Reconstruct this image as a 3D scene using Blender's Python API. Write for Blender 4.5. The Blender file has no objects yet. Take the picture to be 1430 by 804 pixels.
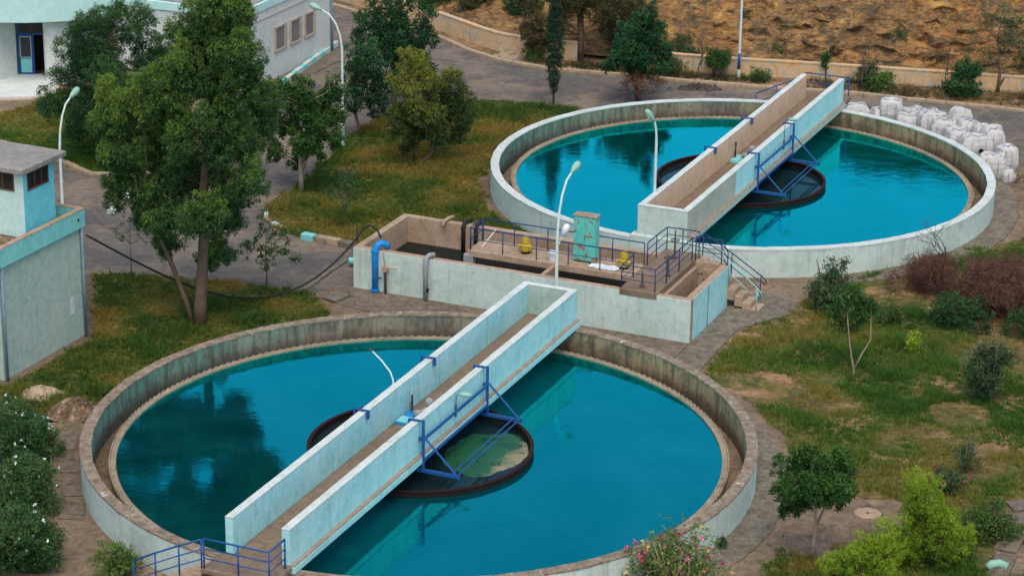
import bpy, math, random
import numpy as np
from mathutils import Vector, Matrix, noise as mn

random.seed(7)
PI = math.pi
sc = bpy.context.scene
COL = sc.collection
rad = math.radians

# ------------------------------------------------------------------ layout
TH = rad(66.9)                       # the plant is laid out on one grid
E1 = Vector((math.cos(TH), math.sin(TH), 0)); E2 = Vector((math.sin(TH), -math.cos(TH), 0))
ROT = TH - PI / 2
CA = Vector((-2.924, 74.558, 0)); CB = Vector((9.985, 104.062, 0))
HR = 1.19                            # height of the tank rims
def gw(s, t, z=0, c=CA):
    v = c + E1 * s + E2 * t
    return (v.x, v.y, z)

# ------------------------------------------------------------------ materials
def new_mat(name):
    m = bpy.data.materials.new(name); m.use_nodes = True
    nt = m.node_tree
    for n in list(nt.nodes): nt.nodes.remove(n)
    out = nt.nodes.new('ShaderNodeOutputMaterial')
    b = nt.nodes.new('ShaderNodeBsdfPrincipled')
    nt.links.new(b.outputs[0], out.inputs[0])
    return m, nt, b, out
def N(nt, t, **k):
    n = nt.nodes.new(t)
    for a, v in k.items():
        if a.startswith('i_'): n.inputs[a[2:].replace('_', ' ')].default_value = v
        else: setattr(n, a, v)
    return n
def coords(nt, scale=(1, 1, 1), kind='Object'):
    tc = N(nt, 'ShaderNodeTexCoord'); mp = N(nt, 'ShaderNodeMapping')
    mp.inputs['Scale'].default_value = scale
    nt.links.new(tc.outputs[kind], mp.inputs[0]); return mp.outputs[0]
def nz(nt, vec, scale, detail=4, rough=.6, dist=0.):
    n = N(nt, 'ShaderNodeTexNoise'); n.inputs['Scale'].default_value = scale
    n.inputs['Detail'].default_value = detail; n.inputs['Roughness'].default_value = rough
    n.inputs['Distortion'].default_value = dist
    nt.links.new(vec, n.inputs['Vector']); return n.outputs['Fac']
def ramp(nt, fac, a, b):
    r = N(nt, 'ShaderNodeMapRange'); r.clamp = True
    r.inputs['From Min'].default_value = a; r.inputs['From Max'].default_value = b
    nt.links.new(fac, r.inputs['Value']); return r.outputs['Result']
def mixc(nt, fac, a, b, mode='MIX'):
    m = N(nt, 'ShaderNodeMix', data_type='RGBA', blend_type=mode)
    for i, v in ((0, fac), (6, a), (7, b)):
        if isinstance(v, (int, float)): m.inputs[i].default_value = v
        elif isinstance(v, tuple): m.inputs[i].default_value = (*v, 1) if len(v) == 3 else v
        else: nt.links.new(v, m.inputs[i])
    return m.outputs[2]
def mathn(nt, op, a, b=None):
    m = N(nt, 'ShaderNodeMath', operation=op)
    for i, v in ((0, a), (1, b)):
        if v is None: continue
        if isinstance(v, (int, float)): m.inputs[i].default_value = v
        else: nt.links.new(v, m.inputs[i])
    return m.outputs[0]
def bump(nt, b, h, strength=.3, dist=.02):
    bn = N(nt, 'ShaderNodeBump'); bn.inputs['Strength'].default_value = strength
    bn.inputs['Distance'].default_value = dist
    nt.links.new(h, bn.inputs['Height']); nt.links.new(bn.outputs[0], b.inputs['Normal'])

def surface(name, c1, c2, stain=(.2, .16, .12), stain_amt=.5, streak=.4, chip=None, chip_at=.68,
            rough=.8, big=.7, bumps=.3, spots=.5, metal=0., fine=.3, dots=False):
    """painted or bare plaster / concrete: mottling, vertical streaks, blotches and chipped spots"""
    m, nt, b, out = new_mat(name)
    v = coords(nt)
    n1 = nz(nt, v, big, 6, .62, .4)
    col = mixc(nt, ramp(nt, n1, .35, .68), c1, c2)
    if streak:
        vs = coords(nt, (5.5, 5.5, .33))
        st = nz(nt, vs, 1.0, 5, .6)
        st2 = nz(nt, v, .9, 3)
        f = mathn(nt, 'MULTIPLY', ramp(nt, st, .52, .78), ramp(nt, st2, .38, .66))
        col = mixc(nt, mathn(nt, 'MULTIPLY', f, streak), col, stain)
    if stain_amt:
        n2 = nz(nt, v, 2.3, 7, .7, .8)
        col = mixc(nt, mathn(nt, 'MULTIPLY', ramp(nt, n2, .54, .74), stain_amt), col, stain)
    if dots:
        vo = N(nt, 'ShaderNodeTexVoronoi'); vo.inputs['Scale'].default_value = 1.5; nt.links.new(v, vo.inputs['Vector'])
        col = mixc(nt, mathn(nt, 'MULTIPLY', ramp(nt, vo.outputs['Distance'], .05, .03), .8), col, (.12, .14, .12))
    if chip:
        n3 = nz(nt, v, 3.1, 8, .72, .6)
        col = mixc(nt, ramp(nt, n3, chip_at, chip_at + .03), col, chip)
    nf = nz(nt, v, 22, 5, .75)
    n5 = nz(nt, v, 3.4, 7, .7, .4)
    col = mixc(nt, fine * 1.2, col, mixc(nt, ramp(nt, n5, .25, .75), (.0, .0, .0), (1, 1, 1)), 'SOFT_LIGHT')
    col = mixc(nt, fine, col, mixc(nt, ramp(nt, nf, .3, .7), (.0, .0, .0), (1, 1, 1)), 'SOFT_LIGHT')
    nt.links.new(col, b.inputs['Base Color'])
    b.inputs['Roughness'].default_value = rough; b.inputs['Metallic'].default_value = metal
    b.inputs['Specular IOR Level'].default_value = .25
    if bumps: bump(nt, b, nz(nt, v, 14, 6, .7), bumps, .02)
    return m

def ground_mat(name, base, alts, rough=.95, bscale=9, fine=.35, cracks=0.):
    """loose or worn ground: alts is [(colour, noise scale, from, to, amount)]"""
    m, nt, b, out = new_mat(name)
    v = coords(nt)
    col = None
    cur = base
    for i, (c, s, lo, hi, amt) in enumerate(alts):
        ofs = N(nt, 'ShaderNodeMapping'); ofs.inputs['Location'].default_value = (i * 13.7, i * 7.3, i * 3.1)
        nt.links.new(v, ofs.inputs[0])
        f = ramp(nt, nz(nt, ofs.outputs[0], s, 8, .66, .5), lo, hi)
        cur = mixc(nt, mathn(nt, 'MULTIPLY', f, amt), cur, c)
    n6 = nz(nt, v, 3.2, 9, .78, .6)
    cur = mixc(nt, min(1, fine * 1.5), cur, mixc(nt, ramp(nt, n6, .28, .72), (0, 0, 0), (1, 1, 1)), 'OVERLAY')
    if cracks:
        vo = N(nt, 'ShaderNodeTexVoronoi'); vo.feature = 'DISTANCE_TO_EDGE'; vo.inputs['Scale'].default_value = .33
        dv = N(nt, 'ShaderNodeVectorMath', operation='ADD'); ns = N(nt, 'ShaderNodeTexNoise'); ns.inputs['Scale'].default_value = 1.2
        nt.links.new(v, ns.inputs['Vector']); nt.links.new(v, dv.inputs[0]); nt.links.new(ns.outputs['Color'], dv.inputs[1]); nt.links.new(dv.outputs[0], vo.inputs['Vector'])
        cur = mixc(nt, mathn(nt, 'MULTIPLY', ramp(nt, vo.outputs['Distance'], .014, .004), cracks), cur, (.035, .03, .025))
    nf = nz(nt, v, 26, 6, .8)
    cur = mixc(nt, fine, cur, mixc(nt, ramp(nt, nf, .25, .75), (0, 0, 0), (1, 1, 1)), 'OVERLAY')
    nt.links.new(cur, b.inputs['Base Color'])
    b.inputs['Roughness'].default_value = rough; b.inputs['Specular IOR Level'].default_value = .15
    bump(nt, b, nz(nt, v, bscale, 8, .7), .6, .05)
    return m

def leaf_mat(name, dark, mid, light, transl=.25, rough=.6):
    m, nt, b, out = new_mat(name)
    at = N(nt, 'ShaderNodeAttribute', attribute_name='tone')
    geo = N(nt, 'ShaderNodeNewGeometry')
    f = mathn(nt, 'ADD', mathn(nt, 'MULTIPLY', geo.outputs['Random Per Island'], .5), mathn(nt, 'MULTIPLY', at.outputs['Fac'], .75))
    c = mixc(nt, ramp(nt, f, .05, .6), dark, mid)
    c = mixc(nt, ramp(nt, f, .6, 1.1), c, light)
    nt.links.new(c, b.inputs['Base Color']); b.inputs['Roughness'].default_value = rough
    b.inputs['Specular IOR Level'].default_value = .3
    tr = N(nt, 'ShaderNodeBsdfTranslucent'); nt.links.new(c, tr.inputs[0])
    mx = N(nt, 'ShaderNodeMixShader'); mx.inputs[0].default_value = transl
    nt.links.new(b.outputs[0], mx.inputs[1]); nt.links.new(tr.outputs[0], mx.inputs[2])
    nt.links.new(mx.outputs[0], out.inputs[0])
    return m

def water_mat(name, deep, tint, wave=.06, gain=1.45, scale=2.2, rough=.03, boost=1.0):
    m, nt, b, out = new_mat(name)
    nt.nodes.remove(b)
    v = coords(nt, (1, 1.6, 1))
    bn = N(nt, 'ShaderNodeBump'); bn.inputs['Strength'].default_value = wave; bn.inputs['Distance'].default_value = .03
    h = mathn(nt, 'ADD', nz(nt, v, scale, 3, .5, .6), mathn(nt, 'MULTIPLY', nz(nt, v, scale * 5, 2, .5), .25))
    nt.links.new(h, bn.inputs['Height'])
    d = N(nt, 'ShaderNodeBsdfDiffuse')
    vv = coords(nt)
    big = ramp(nt, nz(nt, vv, .22, 5, .6, 1.2), .3, .7)
    nt.links.new(mixc(nt, big, tuple(c * .65 for c in deep), tuple(c * 1.45 + .004 for c in deep)), d.inputs[0])
    g = N(nt, 'ShaderNodeBsdfGlossy'); g.inputs[0].default_value = (*tint, 1); g.inputs['Roughness'].default_value = rough
    fr = N(nt, 'ShaderNodeFresnel'); fr.inputs[0].default_value = gain
    rg = N(nt, 'ShaderNodeMapRange'); rg.inputs['To Min'].default_value = rough * .6; rg.inputs['To Max'].default_value = rough * 3.2
    nt.links.new(ramp(nt, nz(nt, coords(nt, (.6, 1.7, 1)), .5, 4, .6, 1.5), .42, .62), rg.inputs['Value']); nt.links.new(rg.outputs['Result'], g.inputs['Roughness'])
    for n in (g, fr): nt.links.new(bn.outputs[0], n.inputs['Normal'])
    mx = N(nt, 'ShaderNodeMixShader')
    fk = mathn(nt, 'MULTIPLY', fr.outputs[0], boost); fk.node.use_clamp = True
    nt.links.new(fk, mx.inputs[0]); nt.links.new(d.outputs[0], mx.inputs[1]); nt.links.new(g.outputs[0], mx.inputs[2])
    nt.links.new(mx.outputs[0], out.inputs[0])
    return m

M = {}
M['white'] = surface('white_paint', (.55, .68, .625), (.44, .56, .51), (.23, .22, .16), .4, .75, (.30, .25, .19), .70)
M['cyan'] = surface('pale_cyan_paint', (.31, .68, .71), (.45, .75, .765), (.17, .33, .31), .35, .85, (.66, .78, .76), .68, dots=True)
M['captop'] = surface('white_cap', (.58, .66, .63), (.48, .56, .52), (.28, .24, .19), .45, 0, (.33, .27, .21), .67)
M['worncap'] = surface('worn_coping', (.19, .15, .105), (.28, .235, .175), (.085, .066, .048), .75, 0, (.50, .47, .41), .61, bumps=.7, big=3.0, fine=.6)
M['rimwhite'] = surface('painted_coping', (.56, .64, .61), (.45, .51, .48), (.26, .22, .17), .5, 0, (.32, .25, .19), .66, bumps=.5)
def tank_inner():
    m, nt, b, out = new_mat('stained_tank_concrete')
    v = coords(nt)
    sx = N(nt, 'ShaderNodeSeparateXYZ'); nt.links.new(v, sx.inputs[0])
    n1 = nz(nt, v, .7, 5, .6)
    col = mixc(nt, ramp(nt, n1, .35, .65), (.15, .135, .11), (.30, .25, .175))
    warm_light = ramp(nt, mathn(nt, 'ADD', sx.outputs[0], mathn(nt, 'MULTIPLY', n1, 9)), 5, 15)  # tan towards the right: warm side light put into the colour
    col = mixc(nt, mathn(nt, 'MULTIPLY', warm_light, .8), col, (.40, .29, .135))
    cool_alg = ramp(nt, mathn(nt, 'ADD', mathn(nt, 'MULTIPLY', sx.outputs[0], -1), mathn(nt, 'MULTIPLY', nz(nt, v, 1.1, 6, .65), 10)), 8, 15)  # teal towards the left: algae plus cool light put into the colour
    col = mixc(nt, mathn(nt, 'MULTIPLY', cool_alg, .75), col, (.10, .27, .21))
    st = nz(nt, coords(nt, (4.5, 4.5, .4)), 1, 6, .65)
    col = mixc(nt, mathn(nt, 'MULTIPLY', ramp(nt, st, .46, .66), .8), col, (.05, .043, .034))
    col = mixc(nt, mathn(nt, 'MULTIPLY', ramp(nt, nz(nt, v, 1.6, 7, .7, 1), .5, .62), .7), col, (.10, .075, .055))
    z = ramp(nt, mathn(nt, 'ADD', sx.outputs[2], mathn(nt, 'MULTIPLY', nz(nt, v, 2.6, 4), -.5)), .45, .05)
    col = mixc(nt, mathn(nt, 'MULTIPLY', z, .7), col, (.055, .042, .03))       # tide band of slime
    col = mixc(nt, .3, col, mixc(nt, nz(nt, v, 20, 5, .75), (0, 0, 0), (1, 1, 1)), 'SOFT_LIGHT')
    nt.links.new(col, b.inputs['Base Color']); b.inputs['Roughness'].default_value = .85
    bump(nt, b, nz(nt, v, 10, 6, .7), .4, .02); return m
M['inner'] = tank_inner()
M['weir'] = surface('weir_concrete', (.34, .28, .19), (.22, .19, .14), (.08, .065, .045), .8, .3, (.5, .42, .25), .7)
M['slime'] = surface('channel_slime', (.016, .013, .010), (.028, .022, .016), (.01, .009, .007), .6, 0, bumps=.5)
M['conc'] = surface('bare_concrete', (.34, .245, .16), (.42, .32, .23), (.14, .10, .065), .65, .5, (.22, .16, .11), .66, bumps=.5)
M['deck'] = surface('dusty_deck', (.175, .130, .088), (.23, .175, .125), (.10, .062, .034), .6, 0, (.28, .23, .175), .7, bumps=.5)
M['ledge'] = surface('rusty_ledge', (.30, .225, .165), (.37, .29, .22), (.20, .10, .05), .6, .3, (.13, .09, .07), .68, bumps=.5)
M['tanwall'] = surface('pinkish_plaster', (.74, .51, .33), (.62, .47, .34), (.27, .22, .17), .45, .6, (.40, .30, .22), .7)
M['greenwall'] = surface('green_stained_plaster', (.34, .46, .40), (.42, .50, .45), (.13, .35, .26), .7, .55, (.5, .62, .58), .70, big=.5)
M['oldpaint'] = surface('faded_streaked_paint', (.47, .49, .41), (.40, .41, .34), (.25, .22, .16), .4, .9, (.36, .31, .24), .68)
M['turq'] = surface('turquoise_paint', (.18, .56, .56), (.24, .60, .58), (.10, .38, .38), .35, .4, (.45, .56, .54), .73)
M['bluewall'] = surface('skylit_mint_paint', (.15, .58, .68), (.19, .62, .70), (.13, .43, .48), .3, .3, (.5, .66, .68), .74)  # bluer copy of the cabin paint, blue sky light mixed into it
M['mint'] = surface('pale_mint_paint', (.55, .76, .70), (.50, .72, .68), (.40, .50, .42), .35, .35, (.45, .40, .32), .74)
M['slabtop'] = surface('weathered_slab', (.225, .225, .21), (.28, .27, .245), (.15, .145, .135), .5, 0, (.34, .31, .27), .7)
M['plaster'] = surface('white_plaster', (.62, .67, .64), (.54, .60, .57), (.38, .37, .32), .3, .45, (.5, .44, .36), .76)
M['mintband'] = surface('mint_band', (.50, .78, .74), (.45, .74, .70), (.36, .55, .5), .25, .35)
M['tanframe'] = surface('tan_window_frame', (.50, .42, .33), (.44, .37, .29), (.3, .24, .18), .3, .3)
M['bwall'] = surface('ochre_boundary_wall', (.64, .41, .19), (.52, .42, .28), (.22, .14, .075), .8, .95, (.34, .45, .46), .565, big=.8, bumps=.5)
M['blue'] = surface('blue_steel_paint', (.012, .080, .27), (.018, .10, .30), (.03, .04, .07), .3, .2, (.12, .06, .04), .74, rough=.5, bumps=0)
M['navy'] = surface('navy_rail_paint', (.016, .042, .13), (.02, .055, .17), (.04, .04, .06), .3, .2, (.1, .06, .05), .75, rough=.5, bumps=0)
M['brightblue'] = surface('bright_blue_pipe', (.01, .26, .68), (.01, .22, .6), (.04, .12, .25), .25, .2, rough=.45, bumps=0)
M['rust'] = surface('dark_red_steel', (.026, .008, .007), (.018, .006, .006), (.02, .01, .009), .5, .4, (.12, .05, .03), .72, rough=.85)
M['pole'] = surface('pale_pole_paint', (.62, .74, .70), (.56, .68, .64), (.38, .36, .28), .35, .3, (.35, .24, .16), .74, rough=.55, bumps=0)
M['lamphead'] = surface('green_lamp_cover', (.22, .46, .36), (.30, .52, .42), (.3, .33, .25), .3, 0, rough=.4, bumps=0)
M['glass'] = surface('lamp_glass', (.55, .62, .55), (.6, .65, .58), (.4, .42, .36), .2, 0, rough=.25, bumps=0)
M['grey'] = surface('grey_pipe', (.27, .30, .31), (.34, .36, .36), (.18, .17, .16), .4, .3, (.4, .38, .34), .72, rough=.6)
M['bluegrey'] = surface('blue_grey_pipe', (.13, .22, .28), (.17, .26, .31), (.1, .12, .13), .3, .3, rough=.6, bumps=0)
M['black'] = surface('black_rubber', (.014, .014, .016), (.022, .022, .024), (.05, .045, .04), .2, 0, rough=.6, bumps=0)
M['iron'] = surface('dark_iron', (.05, .042, .038), (.075, .06, .05), (.12, .06, .035), .4, 0, rough=.6, bumps=0)
M['yellow'] = surface('yellow_pump_paint', (.52, .39, .03), (.44, .31, .03), (.22, .13, .03), .55, .3, (.2, .1, .04), .7, rough=.5, bumps=0)
M['cabinet'] = surface('chipped_turquoise', (.10, .52, .46), (.14, .57, .50), (.20, .40, .34), .35, .3, (.27, .16, .07), .55, rough=.6, big=1.2)
M['whiteplastic'] = surface('white_plastic', (.7, .74, .76), (.62, .68, .72), (.4, .4, .4), .2, 0, rough=.4, bumps=0)
M['bag'] = surface('woven_bag', (.54, .54, .525), (.42, .425, .41), (.27, .22, .17), .6, .8, (.34, .26, .18), .68, rough=.8, big=1.3, bumps=.6)
M['strap'] = surface('bag_strap', (.20, .25, .31), (.28, .31, .34), (.15, .15, .15), .2, 0, bumps=0)
M['bark'] = surface('brown_bark', (.115, .075, .05), (.165, .115, .08), (.05, .035, .025), .5, .6, rough=.9, big=2.5, bumps=.8)
M['palebark'] = surface('pale_bark', (.30, .24, .18), (.38, .31, .235), (.16, .12, .09), .5, .4, rough=.9, big=3, bumps=.6)
M['darkglass'] = surface('dark_glass', (.035, .04, .045), (.055, .06, .062), (.02, .02, .02), .2, 0, rough=.2, bumps=0)
M['shutter'] = surface('grey_shutter', (.16, .165, .165), (.20, .2, .19), (.24, .19, .14), .3, .3, bumps=0)
M['darkroom'] = surface('dark_interior', (.02, .017, .015), (.03, .025, .022), (.01, .01, .01), .2, 0, bumps=0)
M['woodframe'] = surface('brown_louvre', (.10, .05, .035), (.13, .07, .045), (.05, .03, .02), .4, .3)
M['pave'] = surface('old_paving', (.130, .106, .08), (.175, .148, .115), (.07, .052, .038), .7, 0, (.24, .195, .15), .68, bumps=.6, fine=.6)
M['walk'] = surface('grey_walkway', (.135, .122, .092), (.19, .172, .135), (.07, .055, .04), .8, 0, (.13, .085, .05), .60, bumps=.6, big=.9, fine=.6)
M['stone'] = surface('pale_stone', (.42, .33, .22), (.33, .26, .18), (.2, .15, .1), .5, 0, bumps=.8)

M['dirt'] = ground_mat('dry_dirt', (.20, .155, .105), [((.12, .088, .06), .22, .42, .62, .8), ((.31, .22, .14), .5, .5, .68, .8), ((.06, .045, .036), .9, .56, .72, .6), ((.11, .10, .035), .7, .55, .7, .5)])
M['asphalt'] = ground_mat('worn_asphalt', (.132, .124, .108), [((.215, .178, .135), .22, .43, .58, .9), ((.095, .092, .09), .4, .45, .6, .85), ((.24, .195, .145), .9, .56, .70, .8), ((.050, .038, .034), 1.6, .60, .72, .75)], fine=.2, cracks=.25)
M['lawn'] = ground_mat('grassy_soil', (.085, .095, .022), [((.19, .14, .035), .33, .46, .62, .8), ((.04, .065, .018), .6, .5, .66, .8), ((.15, .09, .05), 1.0, .56, .72, .55)])
M['patchy'] = ground_mat('patchy_soil', (.12, .095, .035), [((.06, .085, .022), .35, .44, .56, .85), ((.30, .185, .105), .45, .53, .61, .9), ((.065, .045, .035), .6, .58, .66, .85), ((.33, .24, .16), 1.3, .62, .70, .7), ((.17, .13, .035), .8, .5, .62, .5)], fine=.5)
M['verge'] = ground_mat('dry_verge', (.24, .155, .085), [((.15, .10, .06), .5, .42, .6, .8), ((.33, .22, .11), .7, .52, .68, .7), ((.09, .065, .04), 1.1, .56, .7, .7), ((.10, .10, .04), .6, .58, .7, .5)])
M['heap'] = ground_mat('gravel', (.14, .10, .06), [((.34, .26, .17), 5, .5, .62, .8), ((.10, .075, .05), 3, .52, .66, .7)], bscale=22, fine=.6)

M['water'] = water_mat('tank_water', (.0, .044, .056), (.012, .90, .92), .13, 1.62, boost=2.75, scale=1.3)
M['ringwater'] = water_mat('still_dark_water', (.008, .02, .022), (.35, .75, 1.0), .01, 1.35, rough=.01)
M['blackwater'] = water_mat('black_basin_water', (.01, .012, .011), (.4, .5, .55), .03, 1.3)

L_ = leaf_mat
M['leaf_euc'] = L_('eucalyptus_leaf', (.014, .052, .016), (.042, .118, .030), (.17, .27, .035))
M['leaf_feather'] = L_('feathery_leaf', (.012, .050, .016), (.030, .098, .028), (.075, .16, .04))
M['leaf_ficus'] = L_('dark_ficus_leaf', (.008, .045, .016), (.022, .092, .030), (.06, .16, .045))
M['leaf_round'] = L_('broad_green_leaf', (.014, .058, .012), (.036, .115, .020), (.11, .20, .035))
M['leaf_yellow'] = L_('yellowish_leaf', (.020, .052, .018), (.060, .105, .026), (.24, .26, .03))
M['leaf_cypress'] = L_('cypress_leaf', (.008, .032, .018), (.015, .052, .026), (.03, .08, .034), .1)
M['leaf_pine'] = L_('brownish_pine_leaf', (.025, .042, .018), (.075, .078, .03), (.16, .12, .045))
M['leaf_lime'] = L_('lime_green_leaf', (.08, .16, .012), (.17, .31, .018), (.32, .44, .03))
M['leaf_ole'] = L_('oleander_leaf', (.012, .055, .018), (.034, .105, .030), (.10, .18, .05))
M['leaf_grey'] = L_('grey_green_leaf', (.022, .060, .026), (.050, .105, .042), (.11, .17, .065))
M['leaf_fresh'] = L_('fresh_green_leaf', (.035, .085, .02), (.075, .155, .03), (.15, .24, .05))
M['leaf_dead'] = L_('dead_twig_brown', (.055, .025, .018), (.11, .05, .036), (.19, .10, .07), .05)
M['leaf_rusty'] = L_('rusty_brown_leaf', (.06, .03, .016), (.14, .065, .035), (.22, .12, .06), .1)
M['petal_white'] = L_('white_petal', (.6, .72, .66), (.75, .85, .8), (.85, .9, .88), .2)
M['petal_pink'] = L_('pink_petal', (.42, .03, .12), (.62, .06, .2), (.8, .35, .4), .2)
M['petal_yellow'] = L_('pale_yellow_petal', (.5, .42, .08), (.7, .6, .15), (.75, .5, .3), .2)
M['grass'] = L_('grass_blade', (.034, .105, .016), (.115, .165, .020), (.30, .215, .045), .4)
M['grass_green'] = L_('green_grass_blade', (.040, .125, .016), (.105, .20, .022), (.26, .225, .045), .4)

# ------------------------------------------------------------------ objects
def link(o, parent=None):
    COL.objects.link(o)
    if parent is not None: o.parent = parent
    return o
def tag(o, label=None, cat=None, group=None, kind=None):
    if label: o['label'] = label
    if cat: o['category'] = cat
    if group: o['group'] = group
    if kind: o['kind'] = kind
    return o
def thing(name, label, cat, loc=(0, 0, 0), rz=0., group=None):
    o = bpy.data.objects.new(name, None); o.empty_display_size = .3
    o.location = loc; o.rotation_euler = (0, 0, rz)
    link(o); return tag(o, label, cat, group)

class MB:
    def __init__(s): s.v = []; s.f = []; s.m = []
    def add(s, vs, fs, mi=0):
        b = len(s.v); s.v += [tuple(v) for v in vs]
        s.f += [tuple(b + i for i in f) for f in fs]; s.m += [mi] * len(fs); return s
    def box(s, x0, x1, y0, y1, z0, z1, mi=0):
        return s.add([(x0, y0, z0), (x1, y0, z0), (x1, y1, z0), (x0, y1, z0), (x0, y0, z1), (x1, y0, z1), (x1, y1, z1), (x0, y1, z1)],
                     [(0, 3, 2, 1), (4, 5, 6, 7), (0, 1, 5, 4), (1, 2, 6, 5), (2, 3, 7, 6), (3, 0, 4, 7)], mi)
    def prism(s, poly, z0, z1, mi=0, mtop=None):
        n = len(poly)
        if sum(poly[i][0] * poly[(i + 1) % n][1] - poly[(i + 1) % n][0] * poly[i][1] for i in range(n)) < 0: poly = poly[::-1]
        vs = [(x, y, z0) for x, y in poly] + [(x, y, z1) for x, y in poly]
        s.add(vs, [tuple(range(n - 1, -1, -1))] + [(i, (i + 1) % n, n + (i + 1) % n, n + i) for i in range(n)], mi)
        b = len(s.v) - 2 * n
        s.f.append(tuple(b + n + i for i in range(n))); s.m.append(mi if mtop is None else mtop); return s
    def tube(s, pts, r, n=8, mi=0, cap=True):
        pts = [Vector(p) for p in pts]
        rs = r if isinstance(r, (list, tuple)) else [r] * len(pts)
        base = len(s.v); up = None
        for i, p in enumerate(pts):
            d = (pts[min(i + 1, len(pts) - 1)] - pts[max(i - 1, 0)]).normalized()
            if up is None: up = Vector((0, 0, 1)) if abs(d.z) < .9 else Vector((1, 0, 0))
            a = d.cross(up)
            if a.length < 1e-4: a = d.cross(Vector((.3, 1, .2)))
            a.normalize(); b = a.cross(d).normalized(); up = b
            for k in range(n):
                q = 2 * PI * k / n; s.v.append(tuple(p + (a * math.cos(q) + b * math.sin(q)) * rs[i]))
        for i in range(len(pts) - 1):
            for k in range(n):
                s.f.append((base + i * n + k, base + i * n + (k + 1) % n, base + (i + 1) * n + (k + 1) % n, base + (i + 1) * n + k)); s.m.append(mi)
        if cap:
            s.f.append(tuple(base + n - 1 - k for k in range(n))); s.m.append(mi)
            e = base + (len(pts) - 1) * n; s.f.append(tuple(e + k for k in range(n))); s.m.append(mi)
        return s
    def ring(s, r0, r1, z0, z1, n=160, mo=0, mi=1, mt=2, a0=0., a1=2 * PI, jit=0.):
        full = a1 - a0 > 6.28; k = n if full else n + 1
        base = len(s.v); rnd = random.Random(5)
        for i in range(k):
            a = a0 + (a1 - a0) * i / n; c, d = math.cos(a), math.sin(a); j = rnd.uniform(-jit, jit)
            for r, z in ((r0, z0), (r1 + j, z0), (r1 + j, z1), (r0, z1)): s.v.append((r * c, r * d, z))
        for i in range(n):
            p = base + 4 * i; q = base + 4 * ((i + 1) % k)
            for a, b, m_ in ((0, 1, mi), (1, 2, mo), (2, 3, mt), (3, 0, mi)):
                s.f.append((p + a, q + a, q + b, p + b)[::-1]); s.m.append(m_)
        if not full:
            for p in (base, base + 4 * n): s.f.append((p, p + 1, p + 2, p + 3)); s.m.append(mo)
        return s
    def lathe(s, prof, n=16, c=(0, 0), mi=0):
        base = len(s.v)
        for r, z in prof:
            for k in range(n): s.v.append((c[0] + r * math.cos(2 * PI * k / n), c[1] + r * math.sin(2 * PI * k / n), z))
        for i in range(len(prof) - 1):
            for k in range(n):
                s.f.append((base + i * n + k, base + i * n + (k + 1) % n, base + (i + 1) * n + (k + 1) % n, base + (i + 1) * n + k)); s.m.append(mi)
        s.f.append(tuple(base + n - 1 - k for k in range(n))); s.m.append(mi)
        s.f.append(tuple(base + (len(prof) - 1) * n + k for k in range(n))); s.m.append(mi); return s
    def build(s, name, mats, parent=None, smooth=False, bevel=0., loc=None, rz=None):
        me = bpy.data.meshes.new(name); me.from_pydata(s.v, [], s.f)
        for m in (mats if isinstance(mats, (list, tuple)) else [mats]): me.materials.append(m)
        me.polygons.foreach_set('material_index', s.m)
        if smooth: me.polygons.foreach_set('use_smooth', [True] * len(s.f))
        me.update()
        o = bpy.data.objects.new(name, me); link(o, parent)
        if loc is not None: o.location = loc
        if rz is not None: o.rotation_euler = (0, 0, rz)
        if bevel:
            bv = o.modifiers.new('edge', 'BEVEL'); bv.width = bevel; bv.segments = 2; bv.limit_method = 'ANGLE'; bv.angle_limit = rad(40)
        return o
def bx(*a): return MB().box(*a)
def smooth_by_angle(o, deg=40):
    me = o.data; me.polygons.foreach_set('use_smooth', [True] * len(me.polygons))
    try: me.set_sharp_from_angle(angle=rad(deg))
    except Exception: pass
    return o
def rough_box(x0, x1, y0, y1, z0, z1, amp=.012, step=.35, seed=0, mi=0):
    """a box cut into small faces whose corners wander a little: hand-finished concrete"""
    mb = MB(); nx, ny, nz_ = [max(1, int(round((b - a) / step))) for a, b in ((x0, x1), (y0, y1), (z0, z1))]
    idx = {}
    def vt(i, j, k):
        if (i, j, k) not in idx:
            p = Vector((x0 + (x1 - x0) * i / nx, y0 + (y1 - y0) * j / ny, z0 + (z1 - z0) * k / nz_))
            d = mn.noise_vector(p * 1.3 + Vector((seed, seed * 2, 0)))
            idx[(i, j, k)] = len(mb.v); mb.v.append(tuple(p + d * amp))
        return idx[(i, j, k)]
    for k in (0, nz_):
        for i in range(nx):
            for j in range(ny):
                q = (vt(i, j, k), vt(i + 1, j, k), vt(i + 1, j + 1, k), vt(i, j + 1, k)); mb.f.append(q if k else q[::-1]); mb.m.append(mi)
    for j in (0, ny):
        for i in range(nx):
            for k in range(nz_):
                q = (vt(i, j, k), vt(i + 1, j, k), vt(i + 1, j, k + 1), vt(i, j, k + 1)); mb.f.append(q[::-1] if j else q); mb.m.append(mi)
    for i in (0, nx):
        for j in range(ny):
            for k in range(nz_):
                q = (vt(i, j, k), vt(i, j + 1, k), vt(i, j + 1, k + 1), vt(i, j, k + 1)); mb.f.append(q if i else q[::-1]); mb.m.append(mi)
    return mb

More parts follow.
